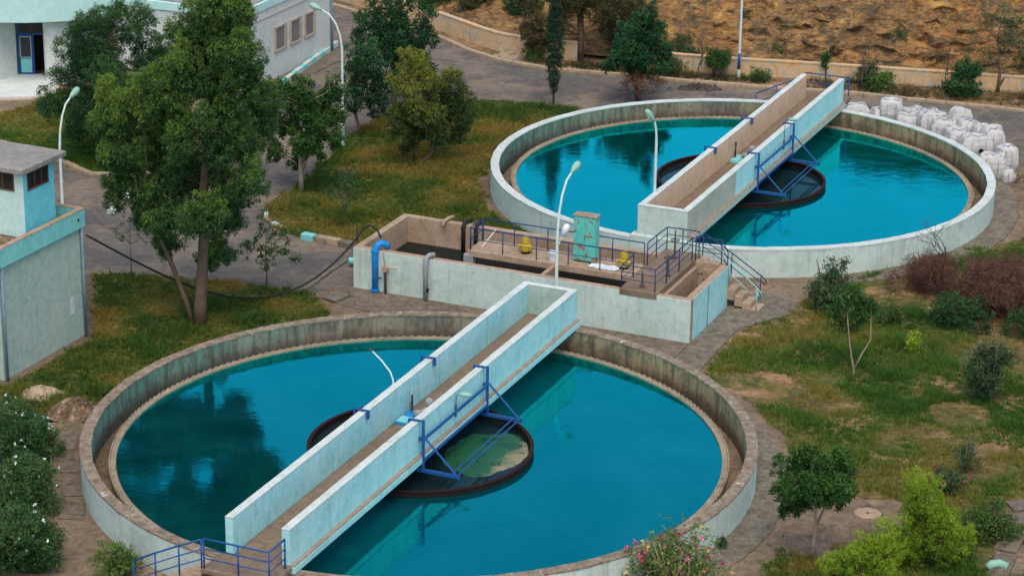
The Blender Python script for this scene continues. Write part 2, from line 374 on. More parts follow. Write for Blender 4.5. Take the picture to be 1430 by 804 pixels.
# ------------------------------------------------------------------ ground sheets
def jag(poly, step=.5, amp=.18, seed=1):
    out = []; n = len(poly)
    for i in range(n):
        a = Vector((*poly[i], 0)); b = Vector((*poly[(i + 1) % n], 0)); d = b - a; k = max(1, min(60, int(d.length / step)))
        nrm = Vector((-d.y, d.x, 0)).normalized() if d.length else Vector()
        for j in range(k):
            p = a + d * j / k
            p += nrm * (mn.noise(Vector((p.x * .9, p.y * .9, seed))) * amp * 1.6 + mn.noise(Vector((p.x * 3, p.y * 3, seed + 5))) * amp * .7)
            out.append((p.x, p.y))
    return out
def sheet(name, poly, z, mat, kind='structure', amp=.18, step=.5):
    mb = MB(); pj = jag(poly, step, amp) if amp else poly
    import mathutils
    tris = mathutils.geometry.tessellate_polygon([[Vector((x, y, 0)) for x, y in pj]])
    mb.add([(x, y, z) for x, y in pj], [tuple(t) for t in tris])
    o = mb.build(name, mat)
    me = o.data
    if me.polygons and sum(p.normal.z for p in me.polygons) < 0: me.flip_normals()
    return tag(o, kind=kind)

gm = MB(); gm.add([(-900, -150, 0), (900, -150, 0), (900, 1500, 0), (-900, 1500, 0)], [(0, 1, 2, 3)])
tag(gm.build('ground', M['dirt']), kind='structure')

KERB = [(-14, 142), (-10.2, 137.1), (-7.2, 133.9), (-4.4, 130.8), (-2.6, 127.9), (-1.0, 125.9), (1.6, 124.2), (7.1, 122.7), (10.2, 121.8), (12.7, 121.2), (16.5, 120.5), (19.5, 119.5), (22.4, 118.6), (25.1, 117.6), (46, 110)]
G2 = [(2.9, 117.3), (1.8, 117.2), (-.7, 118.2), (-2.8, 118.3), (-4.2, 117.9), (-5.6, 116.8), (-6.8, 114.2), (-8.0, 111.2), (-8.6, 107.8), (-9.3, 104.5), (-10.1, 103.0), (-10.6, 101.0), (-10.3, 99.2), (-9.6, 97.7), (-8.6, 97.0), (-6.5, 96.0)]
road = KERB[::-1] + [(-14, 160), (-40, 160), (-40, 150), (-10.8, 128), (-14.5, 115), (-14.6, 106.4), (-16.8, 105), (-19, 105), (-22, 108.2), (-25, 112.5), (-32, 116), (-40, 112), (-40, 91), (-16.9, 92.2), (-15.8, 92.5), (-13.2, 92), (-10.8, 91.5), (-8.8, 91), (-7.6, 90.4), (-6.3, 91.4), (-6.5, 96.0)] + G2[::-1][1:] + [(9, 115.5), (20, 112), (23, 108), (26, 104), (46, 98)]
sheet('road', road, .004, M['asphalt'], amp=.22)
# lawns
G1 = [(-19, 80.2), (-17.6, 80.6), (-15.4, 85.3), (-16.6, 92.2), (-15.8, 92.4), (-13.2, 91.9), (-10.8, 91.4), (-8.8, 90.9), (-7.8, 90.3), (-7.2, 89.4), (-7.0, 87.4), (-9, 85.2), (-11.9, 82.2), (-13.6, 79.2), (-14.6, 78.0), (-17.5, 78.2), (-19, 78.6)]
sheet('lawn', G1, .008, M['lawn'])
G2F = G2 + [(-4.7, 96.2), (1.5, 93.7), (4.5, 94.8), (1.2, 97.2), (-1.1, 101), (-1.5, 105), (-.9, 108.8), (1.5, 113.0), (3.4, 115.4)]
sheet('lawn', G2F, .008, M['lawn'])
G3 = [(-32, 110), (-25.5, 113.5), (-23.8, 115.6), (-22.5, 118.6), (-19, 119.6), (-15.2, 114.6), (-14.6, 106.6), (-16.6, 105.3), (-18.9, 105.3), (-21.6, 108.4), (-24.5, 110.5), (-32, 106)]
sheet('lawn', G3, .008, M['lawn'])
G4 = [(10.2, 88.2), (11.9, 91.4), (14.5, 93.6), (19, 97), (23, 99), (30, 99), (30, 62), (7.0, 62), (7.6, 66.5), (9.2, 70.6), (9.6, 73.5), (9.3, 77.5), (8.3, 80.4), (6.9, 82.6), (8.4, 86.4), (9.2, 87.8)]
sheet('field', G4, .008, M['patchy'], amp=.3)
sheet('dirt_clearing', [(7.9, 69.2), (8.9, 71.3), (9.6, 72.3), (11.3, 72.6), (13.2, 72.0), (13.6, 70.2), (12.2, 69.3), (10.2, 68.9), (9.3, 67.8), (8.2, 67.9)], .012, M['dirt'], amp=.35, step=.35)
sheet('dirt_track', [(14.4, 66), (15.2, 69.5), (16.0, 72.5), (18.3, 73.6), (30, 75.5), (30, 70), (18.5, 71.0), (17.0, 69.5), (16.6, 66)], .012, M['dirt'], amp=.35, step=.35)
sheet('verge', KERB[1:] + [(46, 114), (26, 122.2), (21.4, 123), (10.6, 125), (.6, 127.4), (-1, 128.6), (-2.7, 131), (-4.5, 133.2), (-8.5, 137.5)], .01, M['verge'], amp=.15)
# concrete walkways round the tanks and past the basin
for nm, c, a0, a1 in (('walkway', CA, -70, 38), ('walkway', CB, -75, 30)):
    mb = MB().ring(10.9, 12.05, 0, .03, 90, 0, 0, 0, rad(a0), rad(a1), .05)
    tag(mb.build(nm, M['walk'], loc=(c.x, c.y, .012)), kind='structure')
mb = MB().prism([(4.45, 11.3), (5.65, 11.6), (5.55, 16.2), (6.3, 17.5), (7.3, 19.2), (6.3, 20.6), (5.2, 20.4), (4.45, 19.5)][::-1], .016, .05)
tag(mb.build('path', M['walk'], loc=CA, rz=ROT), kind='structure')
mb = MB().prism([(-9.6, 12.2), (-9.9, 14.0), (4.4, 14.0), (4.4, 11.4), (2, 11.3), (-2, 11.2), (-4, 11.0)], .014, .028)
tag(mb.build('apron', M['pave'], loc=CA, rz=ROT), kind='structure')
mb = MB()
for p in ([(-15.2, 76.6), (-14.5, 76.6), (-14.4, 75.2), (-15.0, 75.2)], [(-14.9, 75), (-14.2, 75), (-13.9, 73.4), (-14.6, 73.4)], [(-14.5, 73.2), (-13.8, 73.2), (-13.5, 71.6), (-14.2, 71.6)], [(-14.2, 71.4), (-13.4, 71.4), (-13.2, 69.9), (-14, 69.9)]):
    mb.prism(p, .002, .05)
tag(mb.build('footpath', M['pave'], bevel=.015), kind='structure')

# kerbs
def strip(name, pts, w, h, mat, mats=None, seg=1.0, z=0., gap=.02):
    mb = MB(); L = [Vector((*p, 0)) for p in pts]; i = 0
    for a, b in zip(L[:-1], L[1:]):
        d = b - a; k = max(1, round(d.length / seg)); u = d.normalized(); n = Vector((-u.y, u.x, 0))
        for j in range(k):
            p = a + d * j / k + u * gap / 2; q = a + d * (j + 1) / k - u * gap / 2
            dz = random.uniform(-.015, .015); o = n * random.uniform(-.015, .015)
            mb.prism([tuple((p + n * w / 2 + o).xy), tuple((p - n * w / 2 + o).xy), tuple((q - n * w / 2 + o).xy), tuple((q + n * w / 2 + o).xy)], z, z + h + dz, i % (len(mats) if mats else 1)); i += 1
    return mb.build(name, mats or mat, bevel=.02)
tag(strip('kerb', KERB, .28, .16, M['stone'], seg=1.1), kind='structure')
tag(strip('kerb', [(-24.5, 110.3), (-21.6, 108.3), (-18.9, 105.2), (-16.7, 105.1), (-15.6, 105.7)], .26, .15, M['stone'], seg=1.0), kind='structure')
k = strip('striped_kerb', [(-12.45, 117.5), (-9.55, 128.4)], .24, .3, None, [M['turq'], M['captop']], seg=.72, gap=.0)
tag(k, 'turquoise and white striped kerb beside the white building', 'kerb')
k = strip('striped_kerb', [(-8.7, 96.95), (-6.55, 95.9)], .36, .26, None, [M['turq'], M['weir'], M['stone'], M['walk']], seg=.62)
tag(k, 'short broken striped kerb between grass island and basin corner', 'kerb')
k = strip('broken_kerb', [(-16.5, 103.6), (-16.75, 101.6), (-17.1, 99.7)], .36, .14, None, [M['worncap'], M['walk'], M['rimwhite']], seg=.6, gap=.1)
tag(k, 'broken whitewashed kerb lying behind the big eucalyptus', 'kerb')
k = strip('white_kerb', [(-10.6, 100.6), (-10.45, 99.2), (-9.5, 98.0)], .22, .12, None, [M['walk'], M['rimwhite'], M['worncap']], seg=.5, gap=.08)
tag(k, 'whitewashed kerb rounding the tip of grass island', 'kerb')
tag(strip('kerb', [(-8.1, 90.8), (-6.7, 94.3)], .2, .1, M['walk'], seg=1.2), kind='structure')

# ------------------------------------------------------------------ hill
def wall_y(x):
    P = [(-60, 190), (-14, 144), (-5.5, 134.0), (-3.9, 132.0), (-2, 129.5), (-1, 128.3), (.6, 127.2), (10.6, 124.3), (18.4, 122.9), (25.6, 121.4), (60, 113)]
    for (a, b), (c, d) in zip(P[:-1], P[1:]):
        if x <= c: return b + (d - b) * (x - a) / (c - a)
    return P[-1][1]
def hill():
    nx, ny = 560, 170; X0, X1 = -55, 75
    vs = []; fs = []
    for j in range(ny):
        for i in range(nx):
            x = X0 + (X1 - X0) * i / (nx - 1)
            if -8 < x < 32: pass
            w = j / (ny - 1); d = (w ** 2.6) * 120
            y = wall_y(x) + .22 + d
            side = min(1, max(0, (x + 12) / 14)); side = side * side * (3 - 2 * side)
            crest = 3.0 + 13.5 * min(1, max(0, (x - 5) / 16))
            slope = .25 + .75 * min(1, max(0, (x - 1) / 9))
            h = .25 + crest * (1 - math.exp(-d * slope / crest)) * side
            h += .45 * mn.noise(Vector((x * .22, y * .22, 2))) * min(1, d / 2)
            if d > .05:
                rk = min(1, d / 1.2) * (0.25 + .75 * min(1, max(0, (x - 6) / 8)))
                st = h * 2.4 + mn.noise(Vector((x * .18, y * .2, 4))) * 2.2        # uneven bedding planes
                fr_ = st % 1; h += rk * .20 * (min(fr_ * 1.25, (1 - fr_) * 5) - .5)
                h += rk * .27 * mn.fractal(Vector((x * 1.1, y * 1.1, h * 2.2)), .9, 2.1, 6)
                y += rk * .48 * mn.fractal(Vector((x * 1.0, h * 2.8, y * .5)), .9, 2.1, 6)
            vs.append((x, y, max(h, .03)))
    for j in range(ny - 1):
        for i in range(nx - 1):
            a = j * nx + i; fs.append((a, a + 1, a + nx + 1, a + nx))
    m, nt, b, out = new_mat('dry_rock_slope')
    v = coords(nt)
    n1 = nz(nt, v, .22, 6, .6, .4)
    col = mixc(nt, ramp(nt, n1, .4, .62), (.42, .225, .085), (.30, .19, .095))
    col = mixc(nt, mathn(nt, 'MULTIPLY', ramp(nt, nz(nt, v, .8, 7, .7, .8), .5, .66), .8), col, (.66, .42, .14))
    lay = nz(nt, coords(nt, (1.1, 1.1, 3.6)), 1.3, 9, .76, 1.2)
    col = mixc(nt, mathn(nt, 'MULTIPLY', ramp(nt, lay, .47, .60), .92), col, (.075, .05, .032))
    vor = N(nt, 'ShaderNodeTexVoronoi'); vor.feature = 'DISTANCE_TO_EDGE'; vor.inputs['Scale'].default_value = 1.7
    nt.links.new(coords(nt, (1, 1, 2.4)), vor.inputs['Vector'])
    crack = ramp(nt, mathn(nt, 'ADD', vor.outputs['Distance'], mathn(nt, 'MULTIPLY', nz(nt, v, 5, 4), .12)), .12, .05)
    col = mixc(nt, mathn(nt, 'MULTIPLY', crack, .12), col, (.10, .06, .035))
    col = mixc(nt, mathn(nt, 'MULTIPLY', ramp(nt, nz(nt, v, .9, 8, .75), .51, .60), .8), col, (.11, .095, .06))
    sz = N(nt, 'ShaderNodeSeparateXYZ'); nt.links.new(v, sz.inputs[0])
    scrub = ramp(nt, mathn(nt, 'ADD', sz.outputs[2], mathn(nt, 'MULTIPLY', nz(nt, v, .5, 6, .7), 4)), 6.4, 8.2)  # height mask of the added dark tone
    col = mixc(nt, mathn(nt, 'MULTIPLY', scrub, .92), col, (.040, .046, .026))      # upper slope out of view: dark scrub tone added to darken its reflection
    col = mixc(nt, .4, col, mixc(nt, nz(nt, v, 8, 8, .8), (0, 0, 0), (1, 1, 1)), 'OVERLAY')
    nt.links.new(col, b.inputs['Base Color']); b.inputs['Roughness'].default_value = .95; b.inputs['Specular IOR Level'].default_value = .1
    hh = mathn(nt, 'ADD', mathn(nt, 'MULTIPLY', lay, 1.2), nz(nt, v, 6, 8, .75))
    bump(nt, b, hh, .9, .18)
    mb = MB().add(vs, fs); return tag(mb.build('hill', m), kind='structure')
hill()

# boundary wall: two stretches
def wallrun(name, pts, h, th, label, mat):
    t = thing(name, label, 'wall', (*pts[0], 0))
    mb = MB(); cp = MB(); o0 = Vector((*pts[0], 0))
    P = [Vector((*p, 0)) - o0 for p in pts]
    L, R = [], []
    for i, p in enumerate(P):
        d = (P[min(i + 1, len(P) - 1)] - P[max(0, i - 1)]).normalized(); n = Vector((-d.y, d.x, 0))
        L.append(p + n * th / 2); R.append(p - n * th / 2)
    k = 0
    for i in range(len(P) - 1):
        mb.prism([tuple(L[i].xy), tuple(R[i].xy), tuple(R[i + 1].xy), tuple(L[i + 1].xy)], 0, h)
    mb.build('wall', mat, t)
    for i in range(len(P) - 1):
        e = (P[i + 1] - P[i]).normalized() * .0
        n = Vector((-(P[i + 1] - P[i]).y, (P[i + 1] - P[i]).x, 0)).normalized() * .03
        cp.prism([tuple((L[i] + n).xy), tuple((R[i] - n).xy), tuple((R[i + 1] - n).xy), tuple((L[i + 1] + n).xy)], h + .003, h + .075)
    cp.build('coping', M['bwall'], t)
    return t
wallrun('boundary_wall', [(-14, 143.2), (-8.5, 137.0), (-5.5, 133.7), (-3.9, 131.8), (-2.0, 129.2), (-1.0, 128.0), (.6, 126.9), (3.5, 126.0)], .95, .24, 'low ochre boundary wall curving along the road at top centre', M['bwall'])
wallrun('boundary_wall', [(7.5, 124.8), (10.6, 124.0), (15.3, 123.2), (18.4, 122.6), (25.6, 121.1), (45, 116.5)], .82, .24, 'long low stained boundary wall at the foot of rocky slope', M['bwall'])

# ------------------------------------------------------------------ clarifier tanks
def we_teeth():
    # one toothed band: crest height alternates between notch and tooth
    mb = MB(); n = 230; k = n * 4
    for i in range(k):
        a = 2 * PI * i / k; h = .585 if i % 4 in (0, 1) else .545
        for r, z in ((10.075, .42), (10.115, .42), (10.115, h), (10.075, h)): mb.v.append((r * math.cos(a), r * math.sin(a), z))
    for i in range(k):
        p = 4 * i; q = 4 * ((i + 1) % k)
        for x, y in ((0, 1), (1, 2), (2, 3), (3, 0)): mb.f.append((p + x, q + x, q + y, p + y)[::-1]); mb.m.append(0)
    return mb
def tank(c, label, cap, ring_lbl=None):
    t = thing('settling_tank', label, 'water tank', (c.x, c.y, 0))
    w = MB().ring(10.65, 11.0, -.6, HR - .055, 200, 0, 1, 1); o = w.build('wall', [M['white'], M['inner']], t); smooth_by_angle(o)
    cp = MB()
    n = 200; rnd = random.Random(int(c.x * 10))
    for r0, r1 in ((10.635, 11.012),):
        b = len(cp.v)
        for i in range(n):
            a = 2 * PI * i / n; ca, sa = math.cos(a), math.sin(a)
            j1, j2, jz = rnd.uniform(-.012, .012), rnd.uniform(-.012, .012), rnd.uniform(-.008, .008)
            for r, z in ((r0 + j1, HR - .052), (r1 + j2, HR - .052), (r1 + j2, HR + jz), (r0 + j1, HR + jz)): cp.v.append((r * ca, r * sa, z))
        for i in range(n):
            p = b + 4 * i; q = b + 4 * ((i + 1) % n)
            for x, y in ((0, 1), (1, 2), (2, 3), (3, 0)): cp.f.append((p + x, q + x, q + y, p + y)[::-1]); cp.m.append(0)
    smooth_by_angle(cp.build('coping', cap, t))
    we = MB().ring(9.88, 10.06, -.6, .56, 200, 0, 0, 0); smooth_by_angle(we.build('weir', M['weir'], t))
    we_teeth().build('notch_plate', M['weir'], t)
    MB().ring(10.0, 10.70, -.35, -.3, 120, 0, 0, 0).build('channel_floor', M['slime'], t)
    ri = MB().ring(3.64, 3.70, .1, .69, 120, 0, 0, 0); ri.ring(3.60, 3.73, .665, .695, 120, 0, 0, 0); ri.ring(3.69, 3.72, .52, .55, 120, 0, 0, 0)
    smooth_by_angle(ri.build('scum_baffle', M['rust'], t))
    disc = lambda r, z, n: MB().add([(r * math.cos(2 * PI * i / n), r * math.sin(2 * PI * i / n), z) for i in range(n)], [tuple(range(n))])
    def annulus(r0, r1, z, n=160):
        mb = MB()
        for i in range(n):
            for r in (r0, r1): mb.v.append((r * math.cos(2 * PI * i / n), r * math.sin(2 * PI * i / n), z))
        for i in range(n):
            j = (i + 1) % n; mb.f.append((2 * i, 2 * i + 1, 2 * j + 1, 2 * j)); mb.m.append(0)
        return mb
    for mb, m in ((annulus(3.66, 9.95, .50), M['water']), (disc(3.64, .46, 120), M['ringwater']), (annulus(10.03, 10.68, -.12), M['blackwater'])):
        tag(mb.build('water', m, loc=(c.x, c.y, 0)), kind='structure')
tank(CA, 'nearer round water tank with worn brown rim beside the oleanders', M['worncap'])
tank(CB, 'farther round water tank with whitewashed rim below the rocky slope', M['rimwhite'])
# scum in the near ring
mb = MB(); rnd = random.Random(3)
pts = []
for i in range(60):
    a = 2 * PI * i / 60
    r = 1 + .16 * mn.noise(Vector((math.cos(a) * 1.6, math.sin(a) * 1.6, 3))) + .08 * mn.noise(Vector((math.cos(a) * 5, math.sin(a) * 5, 1)))
    pts.append((2.05 + 1.32 * r * math.cos(a), .75 + 1.75 * r * math.sin(a)))
pts = [(x, y) if math.hypot(x, y) < 3.55 else (x * 3.55 / math.hypot(x, y), y * 3.55 / math.hypot(x, y)) for x, y in pts]
mb.prism(pts, .455, .468)
m, nt, b, out = new_mat('green_and_tan_scum'); v = coords(nt); sx = N(nt, 'ShaderNodeSeparateXYZ'); nt.links.new(v, sx.inputs[0])
n1 = nz(nt, v, 1.2, 6, .65, 1)
c = mixc(nt, ramp(nt, mathn(nt, 'ADD', sx.outputs[0], mathn(nt, 'MULTIPLY', n1, 1.6)), 3.5, 3.95), (.015, .10, .045), (.27, .24, .13))
c = mixc(nt, ramp(nt, nz(nt, v, 1.7, 7, .7, 1.5), .55, .60), c, (.012, .03, .026))
nt.links.new(c, b.inputs['Base Color']); b.inputs['Roughness'].default_value = .35
tag(mb.build('floating_scum', m, loc=(CA.x, CA.y, 0), rz=ROT), kind='stuff')

# ------------------------------------------------------------------ footbridges
def bridge(c, toff, near, label):
    """local x = across (right), y = along. near: end wall at the far end, stairs at the near end"""
    root = thing('footbridge', label, 'footbridge', gw(0, toff, HR, c), ROT)
    zd = .26; zt = zd + 1.15
    y0, y1 = (-10.95, 11.05) if near else (-10.95, 11.15)
    rough_box(-1.0, 1.2, y0 + .002, y1 - .002, .006, zd - .03, .006, .5).build('slab', M['cyan'] if near else M['greenwall'], root, bevel=.015)
    rough_box(-.79, .79, y0 + .01, y1 - .01, zd - .028, zd, .006, .4).build('deck', M['deck'], root)
    rough_box(1.06, 1.19, y0 + .01, y1 - .01, zd - .028, zd + .02, .012, .25, 4).build('ledge', M['ledge'], root)
    inL = M['cyan'] if near else M['tanwall']
    def par(x0, x1, mats, seed):
        mb = rough_box(x0, x1, y0, y1, zd + .002, zt - .04, .005, .5, seed); o = mb.build('parapet', mats, root)
        cap = rough_box(x0 - .008, x1 + .008, y0 - .006, y1 + .006, zt - .038, zt, .006, .3, seed + 9)
        cap.build('coping', M['captop'], o, bevel=.012); return o
    par(-1.05, -.80, inL, 1)
    if near: par(.80, 1.05, M['cyan'], 2)
    else:
        o = par(.80, 1.05, M['cyan'], 2)
        rough_box(1.047, 1.056, y0 + .02, -4.9, zd + .02, zt - .05, .002, .5).build('old_paint', M['oldpaint'], root)
    ye = y1 - .22 if near else y0
    if near:
        bx(-.80, .80, ye, ye + .215, zd + .002, zt - .04).build('end_wall', M['greenwall'], root)
        bx(-.80, .80, ye - .006, ye + .222, zt - .038, zt - .002).build('coping', M['captop'], root, bevel=.012)
    else:
        mb = MB().prism([(-1.05, y0 - .012), (1.05, y0 - .012), (1.05, y0 + .21), (-1.05, y0 + .21)], -.02, zt - .045); mb.build('end_wall', M['white'], root)
        bx(-1.06, 1.06, y0 - .02, y0 + .22, zt - .043, zt + .004).build('coping', M['captop'], root, bevel=.012)
        mb = MB().prism([(-1.32, y0 - .1), (1.2, y0 - .1), (1.2, y0 + .4), (-1.32, y0 + .4)], -1.19, .16); mb.build('abutment', M['white'], root, bevel=.03)
    # landing beyond the tank at the open end
    s_ = -1 if near else 1; ya = y0 - .003 if near else y1 + .003
    a, b_ = sorted((ya, ya + s_ * 1.2))
    rough_box(-1.2, 1.12, a, b_, .10, zd - .01, .008, .3).build('landing', M['deck'], root, bevel=.02)
    a, b_ = sorted((ya + s_ * .25, ya + s_ * 1.1))
    bx(-.9, .9, a, b_, -HR, .095).build('landing_support', M['conc'], root)
    return root, zd, zt, ya, s_
STL = 8
def stairs(c, toff, ya, s_, label):
    st = thing('staircase', label, 'stairs', gw(ya + s_ * .65, toff - 1.22, 0, c), ROT)
    zz = HR + .2
    for i in range(STL - 1):
        h = zz * (1 - (i + 1) / STL)
        bx(-.30 * (i + 1), -.30 * i - .004, -.5, .5, .0, h).build('step', M['conc'], st, bevel=.015)
    return st
def railing(label, pts, h=.9, mat=None, mids=(.5,), name='railing', r=.022, group=None, ends=True, curl=False):
    """pts: world foot points of the posts in order"""
    o = Vector(pts[0]); t = thing(name, label, 'railing', tuple(o), 0, group)
    P = [Vector(p) - o for p in pts]; mat = mat or M['navy']
    for p in P: MB().tube([p - Vector((0, 0, .02)), p + Vector((0, 0, h - .003))], r, 8).build('post', mat, t, smooth=True)
    top = [p + Vector((0, 0, h)) for p in P]
    if curl:
        e = top[-1]; d = (top[-1] - top[-2]).normalized()
        top += [e + d * .18 + Vector((0, 0, -.02)), e + d * .27 + Vector((0, 0, -.13)), e + d * .2 + Vector((0, 0, -.24)), e + d * .02 + Vector((0, 0, -.2))]
    MB().tube(top, r * 1.15, 8).build('handrail', mat, t, smooth=True)
    for f in mids: MB().tube([p + Vector((0, 0, h * f)) for p in P], r * .75, 6).build('mid_rail', mat, t, smooth=True)
    return t
def frame(c, toff, lab):
    t = thing('hanging_frame', lab, 'steel frame', gw(0, toff, HR, c), ROT)
    B = M['blue']; z0 = .92 - HR; zt = 2.62 - HR
    for s_ in (1, -1):
        for y in (-2.35, 2.65):
            bx(min(s_ * 1.17, s_ * 1.25), max(s_ * 1.17, s_ * 1.25), y - .04, y + .04, z0 + .1, zt + .06).build('post', B, t, bevel=.006)
            a, b_ = sorted((s_ * .70, s_ * 1.17)); bx(a, b_, y - .035, y + .035, zt + .01, zt + .05).build('hook', B, t)
            a, b_ = sorted((s_ * .70, s_ * .775)); bx(a, b_, y - .06, y + .06, zt - .24, zt + .008).build('clamp_plate', B, t)
            a, b_ = sorted((s_ * 1.0, s_ * 2.5)); bx(a, b_, y - .05, y + .05, z0 - .02, z0 + .09).build('arm', B, t, bevel=.006)
            MB().tube([(s_ * 1.23, y, 2.12 - HR), (s_ * 2.36, y, z0 + .1)], .033, 6).build('brace', B, t)
            a, b_ = sorted((s_ * 1.07, s_ * 1.165)); bx(a, b_, y - .05, y + .05, .78, .9).build('bracket', B, t)
        MB().box(s_ * 1.25 - .035 if s_ > 0 else -1.285, s_ * 1.25 + .035 if s_ > 0 else -1.215, -2.30, 2.60, 2.02 - HR, 2.10 - HR).build('side_rail', B, t)
        MB().box(s_ * 1.255 - .03, s_ * 1.255 + .03, -2.30, 2.60, .10, .17).build('side_rail', B, t)
        for xx in (2.2, 2.42):
            MB().tube([(s_ * xx, -2.35, z0 + .1), (s_ * xx, 2.65, z0 + .1)], .022, 6).build('tie_rod', B, t)
    return t
def gearbox(c, toff, lab, green):
    g = thing('drive_unit', lab, 'motor', gw(0, toff, HR + .262, c), ROT)
    bx(-.74, -.1, -.42, .75, 0, .05).build('base_plate', M['brightblue'] if green else M['turq'], g, bevel=.01)
    bx(-.72, -.32, -.36, .1, .05, .11).build('cover', M['turq'], g, bevel=.02)
    for x, y, h in ((-.22, .25, .30), (-.18, 1.05, .42)):
        mb = MB().lathe([(.12, .0), (.13, .05), (.13, .06), (.10, .08), (.105, h * .6), (.135, h * .62), (.135, h * .9), (.1, h), (.03, h + .02)], 14, (x, y))
        smooth_by_angle(mb.build('motor', M['grey'], g))
    MB().tube([(-.4, .3, .08), (-.2, 1.05, .1)], .06, 8).build('shaft', M['grey'], g)
    return g

br, zd, zt, ya, sg = bridge(CA, 0, True, 'pale cyan footbridge across the nearer tank')
frame(CA, 0, 'blue steel frame hung over the parapets of nearer bridge')
gearbox(CA, 0, 'bright blue drive unit on the deck of nearer bridge', True)
stairs(CA, 0, ya, sg, 'concrete steps down from the near end of nearer bridge')
yE = ya - 1.13
railing('blue railing round the landing at near end of nearer bridge', [gw(-11.15, 1.0, 1.45), gw(yE, 1.0, 1.45), gw(yE, 0, 1.45), gw(yE, -1.12, 1.45)], .92, M['blue'], (.33, .66), r=.026)
railing('sloping blue stair railing at near end of nearer bridge', [gw(yE, -1.20, 1.40), gw(yE, -1.95, 1.05), gw(yE, -2.75, .65), gw(yE, -3.5, .25)], .92, M['blue'], (.33, .66), r=.026)
br2, zd, zt, ya2, sg2 = bridge(CB, .3, False, 'footbridge with tan inner wall across the farther tank')
frame(CB, .3, 'blue steel frame hung over the parapets of farther bridge')
gearbox(CB, .3, 'turquoise drive unit on the deck of farther bridge', False)
stairs(CB, .3, ya2, sg2, 'concrete steps down from the back end of farther bridge')
yE = ya2 + 1.1
railing('blue railing round the landing at back end of farther bridge', [gw(11.25, 1.3, 1.45, CB), gw(yE, 1.3, 1.45, CB), gw(yE, .3, 1.45, CB), gw(yE, -.85, 1.45, CB)], .92, M['blue'], (.5,), r=.026)
railing('sloping blue stair railing behind the farther bridge', [gw(yE - 1.0, -.95, 1.4, CB), gw(yE - 1.0, -2.0, .9, CB), gw(yE - 1.0, -3.0, .4, CB)], .92, M['blue'], (.5,), r=.026)
# short lamps on the bridges
def small_lamp(x, y, z, head, lab, c, toff, mats):
    t = thing('deck_lamp', lab, 'lamp', gw(y, x + toff, z, c), ROT)
    return t
t = thing('lamp_arm', 'bent white lamp arm without a head on nearer bridge', 'lamp', gw(.2, -1.09, 1.4), ROT)
MB().tube([(0, 0, 0), (0, 0, 1.3), (-.12, .04, 1.55), (-.5, .16, 1.85), (-.9, .3, 2.05)], .028, 8).build('pole', M['pole'], t, smooth=True)
MB().tube([(-.9, .3, 2.05), (-1.02, .34, 2.11)], .035, 8).build('end_cap', M['iron'], t)
def parapet_lamp(c, toff, y, lab, post, headdir):
    t = thing('parapet_lamp', lab, 'lamp', gw(y, toff + 1.10, HR + .55, c), ROT)
    MB().tube([(.01, 0, 0), (.01, 0, .42)], .03, 8).build('post', M['iron'], t)
    MB().tube([(.01, 0, .42), (.02, .0, .62 + post), (.12, .03, .68 + post)], .014, 6).build('stem', M['iron'], t)
    mb = MB(); a = headdir
    mb.tube([(.12, .02, .68 + post), (.18, .03, .69 + post), (.36, .06, .70 + post), (.5, .09, .69 + post), (.54, .1, .69 + post)], [.03, .075, .085, .07, .02], 10)
    mb.build('lamp_head', M['lamphead'], t, smooth=True)
    return t
parapet_lamp(CA, 0, .35, 'small green lamp on the right parapet of nearer bridge', .12, 1)
parapet_lamp(CB, .3, 1.6, 'small green lamp on the right parapet of farther bridge', .7, 1)
for c, toff, y, lab in ((CA, 0, .75, 'dark green valve stem against left parapet of nearer bridge'), (CB, .3, .2, 'thin dark rod against left parapet of farther bridge')):
    t = thing('gate_valve', lab, 'valve', gw(y, toff - .66, HR + .262, c), ROT)
    MB().tube([(0, 0, 0), (0, 0, .62)], .035, 8).build('stem', M['iron'], t)
    MB().tube([(0, 0, .62), (0, 0, .78)], [.055, .045], 8).build('cap', M['lamphead'] if c is CA else M['iron'], t)
    MB().tube([(0, .0, .45), (.02, -.22, .3), (.05, -.2, .06), (.2, -.1, .03)], .012, 6).build('cable', M['black'], t)

# ------------------------------------------------------------------ settling basin with walkway
BS = thing('concrete_basin', 'rectangular whitewashed basin with walkway between the two tanks', 'basin', gw(14.0, -9.55), ROT)
W_ = 13.95; D_ = 4.6; HB = 1.7; TW = .30
def bw(x0, x1, y0, y1, z0, z1, name, mats, bev=.02, step=.5):
    return rough_box(x0, x1, y0, y1, z0, z1, .006, step, int(x0 * 7)).build(name, mats, BS, bevel=bev)
def face_mats(o, f):
    for p in o.data.polygons: p.material_index = f(p)
def shell(x0, x1, y0, y1, ax, sgn, outer):
    o = bw(x0, x1, y0, y1, -.8, HB, 'wall', [outer, M['conc']])
    face_mats(o, lambda p: 0 if p.normal[ax] * sgn > .7 else 1); return o
shell(0, W_, 0, TW, 1, -1, M['white'])
shell(0, W_, D_ - TW, D_, 1, 1, M['white'])
shell(0, TW, TW + .002, D_ - TW - .002, 0, -1, M['white'])
shell(W_ - TW, W_, TW + .002, D_ - TW - .002, 0, 1, M['cyan'])  # right end cyan, front white: blue sky light put into the colour
bw(7.78, 7.95, TW + .002, 1.45, -.8, HB - .002, 'divider', M['conc'])
bw(10.9, 11.08, TW + .002, D_ - TW - .002, -.8, 1.50, 'divider', M['conc'])
bw(12.55, 12.72, TW + .002, D_ - TW - .002, -.8, 1.50, 'divider', M['conc'])
bw(4.25, 11.1, 1.40, 2.85, 1.52, 1.78, 'platform', M['conc'])
bw(4.1, 4.5, 1.36, 1.7, -.8, 1.6, 'pillar', M['grey'])
bw(11.12, 12.6, -.02, 4.95, 1.52, 1.77, 'walkway', M['deck'])
